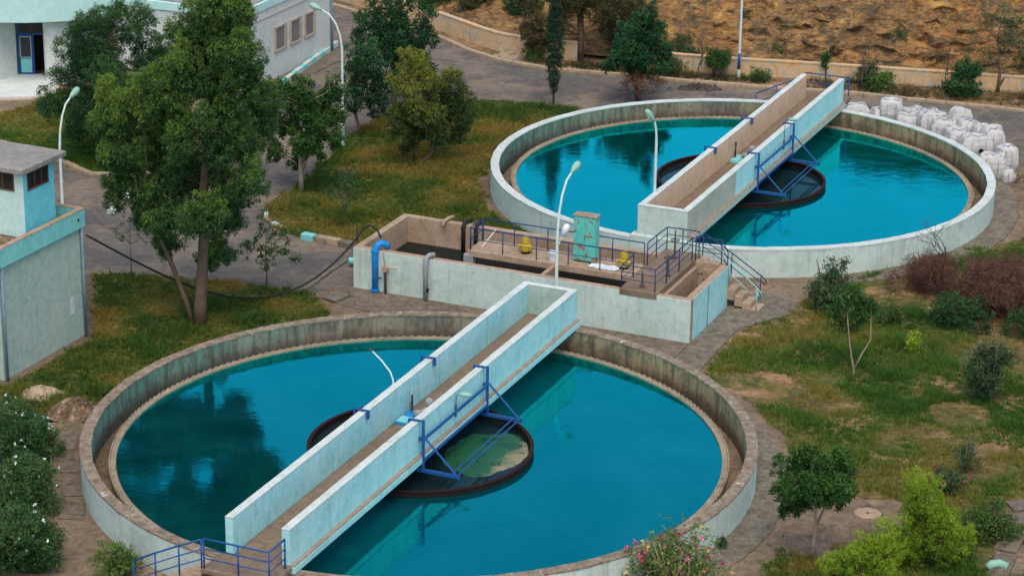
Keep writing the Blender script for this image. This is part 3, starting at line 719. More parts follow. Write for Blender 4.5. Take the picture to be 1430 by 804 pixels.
bw(11.5, 12.5, D_ + .01, 5.2, 0, 1.50, 'wall', M['conc'])
mb = MB().add([(.2, .2, .62), (10.95, .2, .62), (10.95, D_ - .2, .62), (.2, D_ - .2, .62)], [(0, 1, 2, 3)])
tag(mb.build('water', M['blackwater'], loc=gw(14.0, -9.55), rz=ROT), kind='structure')
mb = MB().add([(11, .2, -.3), (13.8, .2, -.3), (13.8, D_ - .2, -.3), (11, D_ - .2, -.3)], [(0, 1, 2, 3)])
mb.build('floor', M['deck'], BS)
# railings of the basin (s, t)
zP = 1.78
g = lambda s, t: gw(s, t, zP)
railing('navy railing along front edge of the basin platform', [g(15.46, -5.2), g(15.46, -3.83), g(15.46, -2.42), g(15.46, -1.10), g(15.46, .2), g(15.46, 1.55)], .9)
railing('navy railing along back edge of the basin platform', [g(16.72, -5.2), g(16.72, -3.88), g(16.72, -2.47), g(16.72, -1.1), g(16.72, .22), g(16.72, 1.52)], .9)
railing('short navy end railing at left end of the basin platform', [g(15.55, -5.22), g(16.63, -5.22)], .9)
railing('navy railing at left side of the cross walkway beyond platform', [g(16.8, 1.62), g(17.8, 1.62), g(18.88, 1.66), g(18.9, 2.3), g(18.9, 2.98)], .9, mids=(.35, .68))
railing('navy railing round front corner of the cross walkway', [g(15.3, 1.62), g(14.05, 1.62), g(14.05, 2.95), g(15.2, 2.98), g(16.6, 2.98), g(18.1, 2.98)], .9, mids=(.4, .7))
# staircase on the right
st = thing('staircase', 'stained concrete staircase down from basin walkway at right', 'stairs', gw(18.5, 3.05), ROT)
ns = 8
for i in range(ns):
    h = 1.77 * (1 - (i + .6) / ns); x = .33 * i
    rough_box(x + .002, x + .33, -.25, .55, max(0, h - .42), h, .012, .2, i).build('step', M['conc'], st, bevel=.02)
g3 = lambda s, t, z: gw(s, t, z)
railing('navy stair railing on the far side of basin staircase', [g3(19.0, 3.1, 1.7), g3(19.0, 4.3, 1.05), g3(19.0, 5.5, .32)], .92, mids=(.4, .7), curl=True)
railing('navy stair railing on the basin side of the staircase', [g3(18.3, 3.05, 1.75), g3(18.3, 4.1, 1.75), g3(18.32, 4.35, 1.3)], .92, mids=(.4, .7))
railing('light turquoise stair railing nearest the basin corner', [g3(18.24, 4.45, 1.0), g3(18.24, 5.6, .1)], .9, M['turq'], (.5,), curl=True, r=.02)
# cabinet, pumps and small gear on the platform
t = thing('control_cabinet', 'tall chipped turquoise steel cabinet on the basin platform', 'cabinet', gw(16.35, -.68, 1.78), ROT); t.scale = (.97, .95, .95)
bx(-.46, .46, -.36, .10, .06, 1.93).build('body', M['cabinet'], t, bevel=.012)
bx(-.44, -.01, -.375, -.362, .12, 1.86).build('door', M['cabinet'], t, bevel=.004); bx(.01, .44, -.375, -.362, .12, 1.86).build('door', M['cabinet'], t, bevel=.004)
bx(-.49, .49, -.40, .13, 1.933, 1.975).build('roof', M['ledge'], t, bevel=.012); bx(-.42, .42, -.33, .08, 0, .058).build('plinth', M['rust'], t)
bx(.03, .05, -.40, -.376, .95, 1.1).build('handle', M['iron'], t)
for s, tt, lab in ((16.05, -3.12, 'yellow pump nearest the left end of basin platform'), (16.05, .95, 'yellow pump beside the turquoise cabinet and cross walkway')):
    p = thing('pump', lab, 'pump', gw(s, tt, 1.78), ROT); p.scale = (.85, .85, .85)
    smooth_by_angle(MB().lathe([(.2, 0), (.2, .05), (.13, .1)], 16).build('base', M['rust'], p))
    mb = MB().lathe([(.12, .08), (.22, .12), (.25, .2), (.25, .38), (.2, .44), (.13, .46)], 18); mb.tube([(-.34, 0, .26), (.34, 0, .26)], .12, 12)
    smooth_by_angle(mb.build('housing', M['yellow'], p))
    smooth_by_angle(MB().lathe([(.13, .46), (.17, .48), (.17, .72), (.15, .80), (.06, .83)], 16).build('motor', M['yellow'], p))
p = thing('bucket', 'white and pale blue bucket on the basin platform', 'bucket', gw(15.75, -1.85, 1.78), ROT)
mb = MB(); mb.lathe([(.15, 0), (.19, .3), (.205, .31), (.205, .33), (.185, .33), (.17, .25)], 18); smooth_by_angle(mb.build('body', M['whiteplastic'], p))
MB().tube([(-.2, 0, .3), (-.12, 0, .42), (.12, 0, .42), (.2, 0, .3)], .01, 6).build('handle', M['brightblue'], p)
p = thing('white_sheeting', 'crumpled white sheeting lying beside the turquoise cabinet', 'sheeting', gw(15.8, .25, 1.782), ROT)
mb = MB(); nn = 14
for i in range(nn):
    for j in range(nn):
        x, y = (i / (nn - 1) - .5) * 1.15, (j / (nn - 1) - .5) * .5
        mb.v.append((x + .05 * mn.noise(Vector((x * 4, y * 4, 7))), y, .015 + .09 * abs(mn.noise(Vector((x * 4, y * 5, 1))))))
for i in range(nn - 1):
    for j in range(nn - 1): a = i * nn + j; mb.f.append((a, a + nn, a + nn + 1, a + 1)); mb.m.append(0)
mb.build('sheet', M['whiteplastic'], p)
for s, tt, h, lab, wz in ((14.45, 2.3, .62, 'black valve stem at the front end of cross walkway', 0), (16.0, 2.75, .85, 'rusty valve with handwheel halfway along cross walkway', .72), (18.0, 2.3, 1.15, 'tall valve stem with handwheel at back of cross walkway', .75)):
    v_ = thing('valve', lab, 'valve', gw(s, tt, 1.77), ROT)
    MB().lathe([(.12, 0), (.12, .03), (.05, .06), (.035, .5), (.03, h)], 10).build('stem', M['iron'], v_, smooth=True)
    if wz:
        mb = MB(); mb.tube([(.17 * math.cos(a), .17 * math.sin(a), wz) for a in [2 * PI * i / 16 for i in range(17)]], .018, 6)
        for a in (0, PI / 2): mb.tube([(-.17 * math.cos(a), -.17 * math.sin(a), wz), (.17 * math.cos(a), .17 * math.sin(a), wz)], .012, 6)
        mb.build('handwheel', M['iron'], v_)
# pipes over the basin walls
t = thing('blue_pipe', 'bright blue bent pipe over the basin front wall', 'pipe', gw(13.9, -8.55), ROT)
MB().tube([(0, 0, 0), (0, 0, 1.7), (.03, .03, 1.86), (.1, .13, 1.96), (.2, .25, 1.98), (.3, .38, 1.9), (.34, .44, 1.75)], .125, 14).build('pipe', M['brightblue'], t, smooth=True)
for z in (.12, 1.72): MB().tube([(0, 0, z - .04), (0, 0, z + .04)], .165, 14).build('flange', M['brightblue'], t)
MB().tube([(.14, -.05, .62), (.3, -.05, .66)], .035, 8).build('clamp', M['iron'], t)
t = thing('standpipe', 'thin dark standpipe with round valve beside blue pipe', 'pipe', gw(13.88, -8.1), ROT)
MB().tube([(0, 0, 0), (0, 0, 1.1)], .055, 10).build('pipe', M['iron'], t)
MB().tube([(0, -.08, 1.05), (0, .06, 1.05)], .13, 14).build('valve_disc', M['conc'], t); MB().tube([(.05, -.02, 1.08), (.5, -.02, 1.12)], .022, 6).build('lever', M['conc'], t)
MB().tube([(0, 0, 1.1), (-.1, 0, 1.75)], .02, 6).build('cord', M['conc'], t)
t = thing('grey_pipe', 'grey galvanised pipe hooked over the basin front wall', 'pipe', gw(13.86, -6.36), ROT)
MB().tube([(0, 0, 0), (0, 0, 1.6), (.02, .05, 1.78), (.1, .15, 1.86), (.22, .32, 1.84)], .095, 12).build('pipe', M['grey'], t, smooth=True)
MB().tube([(.1, -.06, .42), (.13, -.06, .56)], .05, 8).build('red_tap', M['rust'], t)
for tt, lab, m_ in ((-7.5, 'pale bent pipe at the back corner of basin', 'conc'), (-6.75, 'left one of two black hoses on basin back wall', 'black'), (-6.2, 'right one of two black hoses on basin back wall', 'black')):
    t = thing('hose' if m_ == 'black' else 'outlet_pipe', lab, 'hose' if m_ == 'black' else 'pipe', gw(18.3, tt, .6), ROT)
    pp = [(0, -.09, 0), (0, -.09, 1.0), (.02, 0, 1.2), (.08, .2, 1.24), (.15, .36, 1.2)] if m_ == 'black' else [(-.1, -.22, .95), (-.08, -.12, 1.18), (0, .1, 1.24), (.1, .4, 1.24)]
    MB().tube(pp, .085 if m_ == 'black' else .07, 10).build('pipe', M[m_], t, smooth=True)
bx(-.02, .02, 0, .02, -1.68, 0).build('drain_strip', M['bluegrey'], BS, loc=(13.975, 1.95, 1.68), rz=PI / 2)
# the sagging cable from guard house to basin
pc = []
a, b_ = Vector((-15.6, 85.6, 3.95)), Vector((-6.05, 91.75, 1.95))
for i in range(41):
    f = i / 40; p = a.lerp(b_, f); p.z -= 2.45 * (1 - (2 * f - 1) ** 2) * (.62 + .76 * f); pc.append(p)
pc += [Vector((-5.85, 92.0, 2.2)), Vector((-5.6, 92.0, 2.32)), Vector((-5.3, 91.75, 2.2)), Vector((-5.15, 91.6, 1.95))]
tag(MB().tube(pc, .04, 8).build('cable', M['black'], smooth=True), 'black cable sagging from the guard house to the basin', 'cable')
t = thing('cable_stake', 'short black stake holding the cable on basin corner', 'stake', (-6.1, 91.9, 1.68))
MB().tube([(0, 0, 0), (0, 0, .55)], .035, 8).build('stake', M['iron'], t)

# ------------------------------------------------------------------ guard house
RG = rad(65.5) - PI / 2
G = thing('guard_house', 'pale turquoise guard house with rooftop cabin at left edge', 'building', (-17.9, 81.05, 0), RG)
def gb(x0, x1, y0, y1, z0, z1, name, mat, par=None, bev=.02): return rough_box(x0, x1, y0, y1, z0, z1, .004, .6, int(z0 * 3)).build(name, mat, par or G, bevel=bev)
gb(-5.5, 0, 0, 5.05, 0, 4.30, 'wall', M['greenwall'])
rf = gb(-5.65, .12, -.14, 5.18, 4.302, 4.38, 'roof', M['conc'])
for n_, x0, x1, y0, y1, mt in (('parapet', -.08, .14, -.16, 5.2, M['turq']), ('parapet', -5.67, -.082, -.16, .06, M['mint']), ('parapet', -5.67, -.082, 4.98, 5.2, M['turq'])):
    pr = gb(x0, x1, y0, y1, 4.24, 4.93, n_, mt)
    gb(x0 - .005, x1 + .01, y0 - .01, y1 + .01, 4.932, 4.965, 'coping', M['conc'], pr, .008)
gb(-5.5, -.3, .1, 4.9, 4.385, 4.55, 'roof_litter', M['heap'])
gb(-3.0, -.45, 2.35, 4.25, 4.4, 7.0, 'cabin', [M['mint']])
cab = [o for o in G.children if o.name.startswith('cabin')][0]
cab.data.materials.append(M['bluewall'])
face_mats(cab, lambda p: 1 if p.normal[0] > .7 else 0)  # right face bluer than the front: sky light painted into it
gb(-3.3, -.22, 2.05, 4.75, 7.003, 7.19, 'cabin_roof', [M['slabtop'], M['ledge']])
def louvre(x0, x1, y0, y1, z0, z1):
    f = bx(x0, x1, y0, y1, z0, z1).build('window', M['darkroom'], G)
    fr = MB()
    if x1 - x0 < y1 - y0:
        for q in (y0, (y0 * 2 + y1) / 3, (y0 + 2 * y1) / 3, y1): fr.box(x1 - .01, x1 + .02, q - .025, q + .025, z0, z1)
        for q in (z0, z1): fr.box(x1 - .01, x1 + .025, y0 - .03, y1 + .03, q - .03, q + .03)
    else:
        for k in range(5): q = x0 + (x1 - x0) * k / 4; fr.box(q - .025, q + .025, y0 - .02, y0 + .01, z0, z1)
        for q in (z0, z1): fr.box(x0 - .03, x1 + .03, y0 - .025, y0 + .01, q - .03, q + .03)
    fr.build('frame', M['woodframe'], f)
louvre(-.5, -.444, 2.62, 3.85, 6.28, 6.9)
louvre(-2.7, -.85, 2.344, 2.4, 6.28, 6.9)
MB().tube([(.09, 5.0, .0), (.09, 5.0, 4.22)], .055, 10).build('drainpipe', M['bluegrey'], G, smooth=True)
MB().tube([(.09, .1, .0), (.09, .1, 4.22)], .05, 10).build('drainpipe', M['bluegrey'], G, smooth=True)
bx(.0, .012, 4.2, 4.45, 1.1, 1.75).build('notice', M['captop'], G)
MB().tube([(.13, 4.75, 4.62), (.17, 4.75, 4.62)], .05, 10).build('spout', M['iron'], G)

# ------------------------------------------------------------------ office building, top left
KX, KY = -13.455, 118.543
O = thing('office_building', 'white single-storey building with mint roof band at top left', 'building', (KX, KY, 0), ROT)
HO = 4.25
def ob(x0, x1, y0, y1, z0, z1, name, mat, par=None, bev=.015): return rough_box(x0, x1, y0, y1, z0, z1, .003, .8).build(name, mat, par or O, bevel=bev)
bodyw = ob(-7.4, 0, 0, 9.7, 0, HO - .42, 'wall', M['plaster'])
ob(-7.5, .06, -.08, 9.78, HO - .418, HO, 'roof_band', M['mintband'])
ob(-7.4, -.1, .1, 9.6, HO + .003, HO + .06, 'roof', M['slabtop'])
ob(0.002, .045, .05, 9.65, 3.38, 3.42, 'string_course', M['tanframe'])
for y0, y1 in ((3.35, 4.38), (4.98, 6.02), (6.55, 7.5)):
    w_ = bx(.003, .03, y0, y1, 1.5, 2.6).build('window', M['shutter'], O)
    fr = MB()
    for q in (y0, y1): fr.box(.003, .07, q - .12, q + .02 if q == y0 else q + .12, 1.42, 2.68)
    fr.box(.003, .072, y0 - .1, y1 + .1, 2.602, 2.70); fr.box(.003, .09, y0 - .12, y1 + .12, 1.40, 1.498)
    fr.build('frame', M['tanframe'], w_)
MB().tube([(.08, 9.4, 0), (.08, 9.4, HO - .45)], .07, 10).build('drainpipe', M['bluegrey'], O, smooth=True)
w_ = bx(-3.6, -.9, -.03, -.003, 2.0, 2.75).build('window', M['darkglass'], O); bx(-3.75, -.75, -.12, -.004, 2.76, 2.86).build('lintel', M['tanframe'], w_)
ob(-8.2, .75, -.9, -.005, 0, .09, 'plinth', M['pave']); ob(.003, 1.3, -.9, 9.9, 0, .06, 'plinth', M['pave'])
# entrance block: curved front wall left of the inner corner
def W(x, y):                                     # world -> building frame
    d = Vector((x - KX, y - KY, 0)); return (d.dot(E2), d.dot(E1))
arc = [(-21.0, 121.8), (-21.6, 120.9), (-22.3, 120.1), (-23.0, 119.75), (-23.45, 119.95), (-23.6, 120.35)]
cw = [W(*p) for p in arc]
back = [W(-23.6, 121.6), W(-21.0, 124.5)]
MB().prism(cw + back, 0, 3.35).build('wall', M['plaster'], O, bevel=.02)
MB().prism([W(-25.15, 121.1), W(-26.0, 120.0), W(-27.2, 118.6), W(-31, 120), W(-30, 124), W(-25.15, 124)], 0, 3.35).build('wall', M['plaster'], O, bevel=.02)
MB().prism([W(-25.15, 121.45), W(-23.6, 121.45), W(-23.6, 124), W(-25.15, 124)], 2.95, 3.35).build('wall', M['plaster'], O)
MB().prism([W(-25.15, 122.6), W(-23.6, 122.6), W(-23.6, 122.8), W(-25.15, 122.8)], 0, 2.95).build('hall', M['darkroom'], O)
MB().prism([W(-25.2 + 6.4 * math.cos(a) , 123.6 + 4.6 * math.sin(a)) for a in [-PI + PI * i / 40 for i in range(41)]] + [W(-18.8, 126), W(-31.6, 126)], 3.352, 4.7).build('canopy', M['mintband'], O, bevel=.03)
pf = MB().prism([W(-30, 116.2), W(-25.3, 116.7), W(-23.2, 117.0), W(-22.6, 118.4), W(-23.0, 121.4), W(-30, 121.4)], 0, .12).build('porch', M['tanframe'], O, bevel=.02)
MB().prism([W(-30, 116.5), W(-25.3, 117.0), W(-23.4, 117.3), W(-22.8, 118.4), W(-23.2, 121.4), W(-30, 121.4)], .123, .14).build('porch_floor', M['plaster'], O)
RD = math.atan2(.08, 1.5) - ROT
fx, fy = W(-25.1, 121.3)
DF = MB(); DF.box(0, .07, 0, .06, .14, 2.9); DF.box(.75, .81, 0, .06, .14, 2.2); DF.box(0, 1.5, 0, .06, 2.18, 2.26); DF.box(0, 1.5, 0, .06, 2.84, 2.92); DF.box(1.44, 1.5, 0, .06, .14, 2.9)
df = DF.build('door_frame', M['blue'], O, loc=(fx, fy, 0), rz=RD)
bx(.07, 1.44, .02, .04, 2.26, 2.84).build('transom', M['darkglass'], O, loc=(fx, fy, 0), rz=RD)
dl = bx(.08, .74, -.02, .02, .16, 2.17).build('door', M['blue'], O, loc=(fx, fy, 0), rz=RD)
bx(.16, .66, -.03, -.021, 1.05, 2.05).build('pane', M['leaf_cypress'] if False else M['darkglass'], dl); bx(.14, .68, -.03, -.021, .24, .95).build('panel', M['turq'], dl)
fr = MB()
for x in (.13, .67): fr.box(x - .015, x + .015, -.04, -.022, 1.0, 2.1)
for z in (1.02, 2.08): fr.box(.115, .685, -.04, -.022, z - .015, z + .015)
fr.build('pane_frame', M['captop'], dl)
wx, wy = W(-22.25, 120.0); ww = W(-21.5, 120.98)
wang = math.atan2(ww[1] - wy, ww[0] - wx)
w_ = bx(0, 1.1, -.05, .0, 1.2, 2.45).build('window', M['darkglass'], O, loc=(wx, wy, 0), rz=wang)
fr = MB()
for x in (0, 1.1): fr.box(x - .05, x + .05, -.07, -.02, 1.15, 2.5)
for z in (1.2, 2.45): fr.box(-.05, 1.15, -.072, -.02, z - .05, z + .05)
fr.build('frame', M['mintband'], w_)

# ------------------------------------------------------------------ street lamps
def lamp(x, y, h, dx, dy, label, straight=.62, band=None, name='street_lamp', base=0., vis=True):
    t = thing(name, label, 'street lamp', (x, y, base), 0, None)
    hz = h * straight; rise = h - hz - .1
    pts = [(0, 0, 0), (0, 0, .8), (0, 0, hz * .6), (0, 0, hz)]; rs = [.075, .07, .062, .055]
    for f in (.25, .5, .75, 1.0):
        k = f ** 1.7
        pts.append((dx * k, dy * k, hz + rise * (1 - (1 - f) ** 1.6))); rs.append(.05 - .012 * f)
    MB().tube(pts, rs, 10).build('pole', M['pole'], t, smooth=True)
    MB().lathe([(.16, 0), (.16, .03), (.09, .06), (.085, .35), (.075, .37)], 12).build('base', M['pole'], t, smooth=False)
    if band: MB().tube([(0, 0, .42), (0, 0, band)], [.079, .078], 10).build('painted_band', M['turq'] if band < 1 else M['blue'], t, smooth=True)
    e = Vector(pts[-1]); d = (e - Vector(pts[-3])).normalized(); d = Vector((d.x, d.y, d.z * .45)).normalized()
    hd = MB(); hd.tube([e - d * .05, e + d * .08, e + d * .22, e + d * .42, e + d * .56, e + d * .6], [.05, .085, .125, .14, .09, .02], 12)
    o = hd.build('lamp_head', M['lamphead'], t, smooth=True)
    gl = MB(); q = Vector((0, 0, -.055)); gl.tube([e + d * .2 + q, e + d * .3 + q * 1.3, e + d * .45 + q * 1.3, e + d * .54 + q * .8], [.06, .105, .105, .04], 10)
    gl.build('lens', M['glass'], t, smooth=True)
    return t
lamp(-18.75, 97.9, 5.55, .42, .7, 'street lamp behind the guard house roof')
lamp(1.66, 87.3, 5.95, .5, .8, 'street lamp between basin front wall and nearer bridge')
lamp(5.73, 95.85, 5.75, -.14, -.05, 'street lamp before the end wall of farther bridge', .82)
lamp(-7.91, 109.7, 6.6, -.95, .3, 'tall street lamp with long curved arm left of the dark trees', .72, .9)
lamp(11.47, 123.4, 7.5, .8, .8, 'street lamp by the boundary wall whose head is out of view', .7, 1.25)
t = thing('broken_lamp_head', 'white broken lamp head hanging on the lamp pole at basin', 'lamp', (1.72, 87.1, 3.3))
mb = MB(); mb.tube([(.0, .12, .0), (.06, .1, .2), (.16, .1, .38)], .02, 6); mb.build('bracket', M['pole'], t)
mb = MB(); mb.tube([(.14, .1, .34), (.17, .1, .42), (.24, .1, .62), (.3, .1, .78), (.3, .1, .82)], [.03, .1, .15, .11, .04], 10); mb.build('reflector', M['whiteplastic'], t, smooth=True)

# ------------------------------------------------------------------ bulk bags
def bag(x, y, w, d, h, z, rz, label, seed, slump=0., tilt=0., open_=False, patch=False):
    t = thing('bulk_bag', label, 'bulk bag', (x, y, z), rz, 'white bulk bags heaped behind the farther tank')
    rnd = random.Random(seed); n = 15
    vs = {}; mb = MB()
    def vt(i, j, k):
        if (i, j, k) in vs: return vs[(i, j, k)]
        p = Vector((i / (n - 1) * 2 - 1, j / (n - 1) * 2 - 1, k / (n - 1) * 2 - 1))
        q = p.copy()
        w_ = 1; l4 = (abs(p.x) ** 4 + abs(p.y) ** 4) ** .25 or 1
        lin = max(abs(p.x), abs(p.y)) or 1
        f = lin / l4; q.x *= f * .55 + .45 * 1; q.y *= f * .55 + .45 * 1
        bul = 1 + .13 * (1 - p.z * p.z) - .10 * max(0, p.z) ** 3 - slump * .22 * max(0, p.z)
        q.x *= bul; q.y *= bul
        rr = math.hypot(q.x, q.y)
        zz = p.z
        if p.z > .8: zz += (-.12 if open_ else .16) * (1 - min(1, rr)) + .06 * mn.noise(Vector((q.x * 3, q.y * 3, seed)))
        wr = mn.fractal(Vector((q.x * 1.3 + seed * 3, q.y * 1.3, zz * 1.1)), 1, 2, 2) * .09
        fold = .022 * math.sin(zz * 16 + 4 * mn.noise(Vector((q.x * 2, q.y * 2, seed)))) * (1 if abs(p.z) < .99 else .3)
        an = math.atan2(q.y, q.x); pl = .035 * (math.sin(an * 7 + seed) + .6 * math.sin(an * 13 + seed * 2.3)) * (.35 + .65 * max(0, p.z))
        q.x *= 1 + wr + fold + pl; q.y *= 1 + wr + fold + pl
        hh = (zz * .5 + .5) * h * (1 + .12 * mn.noise(Vector((q.x, q.y, seed + .5))) * (p.z > 0))
        v = Vector((q.x * w / 2, q.y * d / 2, hh))
        v.x += tilt * hh
        vs[(i, j, k)] = len(mb.v); mb.v.append(tuple(v)); return vs[(i, j, k)]
    R_ = range(n - 1)
    for a in R_:
        for b in R_:
            for k in (0, n - 1):
                q = (vt(a, b, k), vt(a + 1, b, k), vt(a + 1, b + 1, k), vt(a, b + 1, k)); mb.f.append(q if k else q[::-1])
                q = (vt(a, k, b), vt(a + 1, k, b), vt(a + 1, k, b + 1), vt(a, k, b + 1)); mb.f.append(q[::-1] if k else q)
                q = (vt(k, a, b), vt(k, a + 1, b), vt(k, a + 1, b + 1), vt(k, a, b + 1)); mb.f.append(q if k else q[::-1])
    mb.m = [0] * len(mb.f)
    sub = mb.build('sack', M['bag'], t, smooth=True)
    sd = sub.modifiers.new('sub', 'SUBSURF'); sd.levels = sd.render_levels = 1
    for sx in (-1, 1):
        for sy in (-1, 1):
            a0 = Vector((sx * w * .36, sy * d * .36, h * .93)); e = Vector((sx * w * rnd.uniform(.1, .4), sy * d * rnd.uniform(.1, .35), h * 1.03 + .06)); 
            MB().tube([a0 + Vector((tilt * h, 0, 0)), (a0 + e) / 2 + Vector((tilt * h, 0, .08)), e + Vector((tilt * h, 0, .01)), Vector((-sx * w * .05, sy * d * .3, h * 1.02)) + Vector((tilt * h, 0, 0))], .017, 5).build('strap', M['strap'], t)
    for k in (rnd.uniform(-.3, -.12), rnd.uniform(.12, .3)):
        MB().tube([(k * w + tilt * h * .1, -d * .575, h * .1), (k * w + tilt * h * .5, -d * .605, h * .5), (k * w + tilt * h * .85, -d * .55, h * .88)], .011, 5).build('seam', M['strap'], t)
    if patch: MB().lathe([(.12, -.01), (.12, .012), (.05, .02)], 9).build('stain', M['rust'], t, loc=(w * .12, -d * .6, h * .55)).rotation_euler = (PI / 2, 0, 0)
    return t
bag(16.25, 114.75, 1.45, 1.0, 1.1, 0, .2, 'slumped white bag alone behind end of farther bridge', 1, .8, open_=False)
bag(17.95, 114.0, 1.0, .95, .95, .62, -.15, 'squarish white bag raised highest at left of the heap', 2)
bag(17.62, 114.2, 1.15, 1.0, 1.1, 0, .1, 'rounded white bag under the raised squarish bag', 3, .4)
bag(19.05, 113.9, 1.1, 1.0, 1.18, 0, .3, 'open topped white bag between raised bag and middle heap', 4, .3, open_=True)
bag(18.65, 113.0, 1.15, 1.0, 1.12, 0, -.2, 'low white bag against rim left of the tall middle pair', 5, .3, open_=True)
bag(19.55, 112.45, 1.1, 1.0, 1.45, 0, .15, 'left bag of the tall strapped middle pair', 6)
bag(20.10, 111.75, 1.12, 1.0, 1.3, 0, -.1, 'right bag of the tall strapped middle pair', 7)
bag(21.0, 113.2, .95, .9, 1.35, 0, .4, 'small white bag at the back behind the middle pair', 8, .5, tilt=.1)
bag(21.35, 112.1, 1.1, .95, 1.15, 0, .1, 'squat white bag behind the middle pair with loose straps', 9, .5, open_=True)
bag(20.62, 110.5, 1.1, 1.0, 1.2, 0, .25, 'white bag leaning left in the front right row', 10, 0, tilt=-.12)
bag(21.25, 109.3, 1.4, 1.05, 1.25, 0, -.1, 'largest white bag with brown stain at front right', 11, patch=True)
bag(22.0, 110.3, 1.05, 1.0, 1.3, 0, .3, 'crumpled white bag behind the largest stained bag', 12, .6, tilt=.12)
bag(22.42, 108.2, .85, .8, 1.1, 0, .1, 'narrow upright white bag at right end of heap', 13)
bag(21.55, 106.9, 1.15, 1.0, 1.1, 0, -.2, 'folded white bag nearest the viewer at heap end', 14, .4, open_=True)
bag(19.9, 113.4, 1.05, .95, 1.2, 0, .5, 'half hidden white bag behind the left strapped bag', 16, .4, open_=True)
bag(21.9, 111.4, 1.0, .95, 1.1, 0, .2, 'half hidden white bag between squat and crumpled bags', 17, .3)
bag(22.15, 106.3, .55, .5, .6, 0, .3, 'smallest white bag tucked beside the folded one', 15, .5)
# ------------------------------------------------------------------ foliage
def mesh_np(name, V, F, mats, parent=None, tone=None, matidx=None, loc=None):
    me = bpy.data.meshes.new(name); nv, nf, k = len(V), len(F), F.shape[1]
    me.vertices.add(nv); me.vertices.foreach_set('co', V.astype(np.float32).ravel())
    me.loops.add(nf * k); me.loops.foreach_set('vertex_index', F.astype(np.int32).ravel())
    me.polygons.add(nf); me.polygons.foreach_set('loop_start', np.arange(0, nf * k, k, dtype=np.int32))
    try: me.polygons.foreach_set('loop_total', np.full(nf, k, np.int32))
    except Exception: pass
    for m in (mats if isinstance(mats, (list, tuple)) else [mats]): me.materials.append(m)
    if matidx is not None: me.polygons.foreach_set('material_index', matidx.astype(np.int32))
    me.update(calc_edges=True)
    if tone is not None:
        at = me.attributes.new('tone', 'FLOAT', 'POINT'); at.data.foreach_set('value', tone.astype(np.float32))
    me.validate()
    o = bpy.data.objects.new(name, me); link(o, parent)
    if loc is not None: o.location = loc
    return o
def unit(a): return a / (np.linalg.norm(a, axis=1, keepdims=True) + 1e-9)
def leaves(rng, C, R, tone, n, L, W, droop=.3, flat=.0):
    """n leaves in each clump (centres C, radii R): folded diamonds"""
    m = len(C); c = np.repeat(C, n, 0); r = np.repeat(R, n)[:, None]; tn = np.repeat(tone, n)
    d = unit(rng.normal(size=(m * n, 3))); p = c + d * r * rng.random((m * n, 1)) ** .45
    ax = unit(d + rng.normal(size=(m * n, 3)) * .6 + np.array([0, 0, -droop]))
    sd = unit(np.cross(ax, rng.normal(size=(m * n, 3)) + np.array([0, 0, flat])))
    l = (L * rng.uniform(.6, 1.25, (m * n, 1))); w = W * rng.uniform(.7, 1.2, (m * n, 1))
    a = p - ax * l * .5; b = p + sd * w * .5; t = p + ax * l * .5; e = p - sd * w * .5
    V = np.stack([a, b, t, e], 1).reshape(-1, 3); F = np.arange(len(V)).reshape(-1, 4)
    return V, F, np.repeat(tn, 4)
def sublobes(rng, lobes, k, f, tall):
    out = []
    for (x, y, z, rx, ry, rz, tn) in lobes:
        for _ in range(k):
            d = rng.normal(size=3); d /= np.linalg.norm(d); q = f * rng.uniform(.75, 1.25); h = rng.uniform(.62, .9)
            out.append((x + d[0] * rx * h, y + d[1] * ry * h, z + d[2] * rz * h, rx * q, ry * q, rz * q * tall, tn + d[2] * .16 + rng.normal() * .1))  # upper sublobes lighter, lower ones darker: top light put into the tone
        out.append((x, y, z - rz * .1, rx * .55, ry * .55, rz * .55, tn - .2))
    return out
def clumps(rng, lobes, dens, cr, shell=.55):
    C, R, Tn = [], [], []
    for (x, y, z, rx, ry, rz, tn) in lobes:
        k = max(3, int(dens * 4 * PI * ((rx * ry + rx * rz + ry * rz) / 3)))
        d = unit(rng.normal(size=(k, 3))); f = shell + (1.05 - shell) * rng.random((k, 1)) ** .7
        f *= 1 + .16 * np.sin(d[:, :1] * 5 + x) * np.cos(d[:, 2:] * 4 + z)
        p = d * f * np.array([rx, ry, rz]) + np.array([x, y, z])
        C.append(p); R.append(np.full(k, cr) * rng.uniform(.65, 1.3, k)); Tn.append(np.clip(tn + rng.normal(size=k) * .16 + d[:, 2] * .28, -.1, 1.3))  # clump tops lighter: new growth, with light from above painted into the tone
    return np.concatenate(C), np.concatenate(R), np.concatenate(Tn)
def wood(mb, p, q, r0, r1, bend=.12, n=6, seg=5, rnd=random):
    p, q = Vector(p), Vector(q); d = q - p; L = d.length
    o = Vector((rnd.uniform(-1, 1), rnd.uniform(-1, 1), rnd.uniform(-.2, .6))) * L * bend
    pts = [p + d * (i / seg) + o * math.sin(PI * i / seg) for i in range(seg + 1)]
    mb.tube(pts, [r0 + (r1 - r0) * i / seg for i in range(seg + 1)], n)
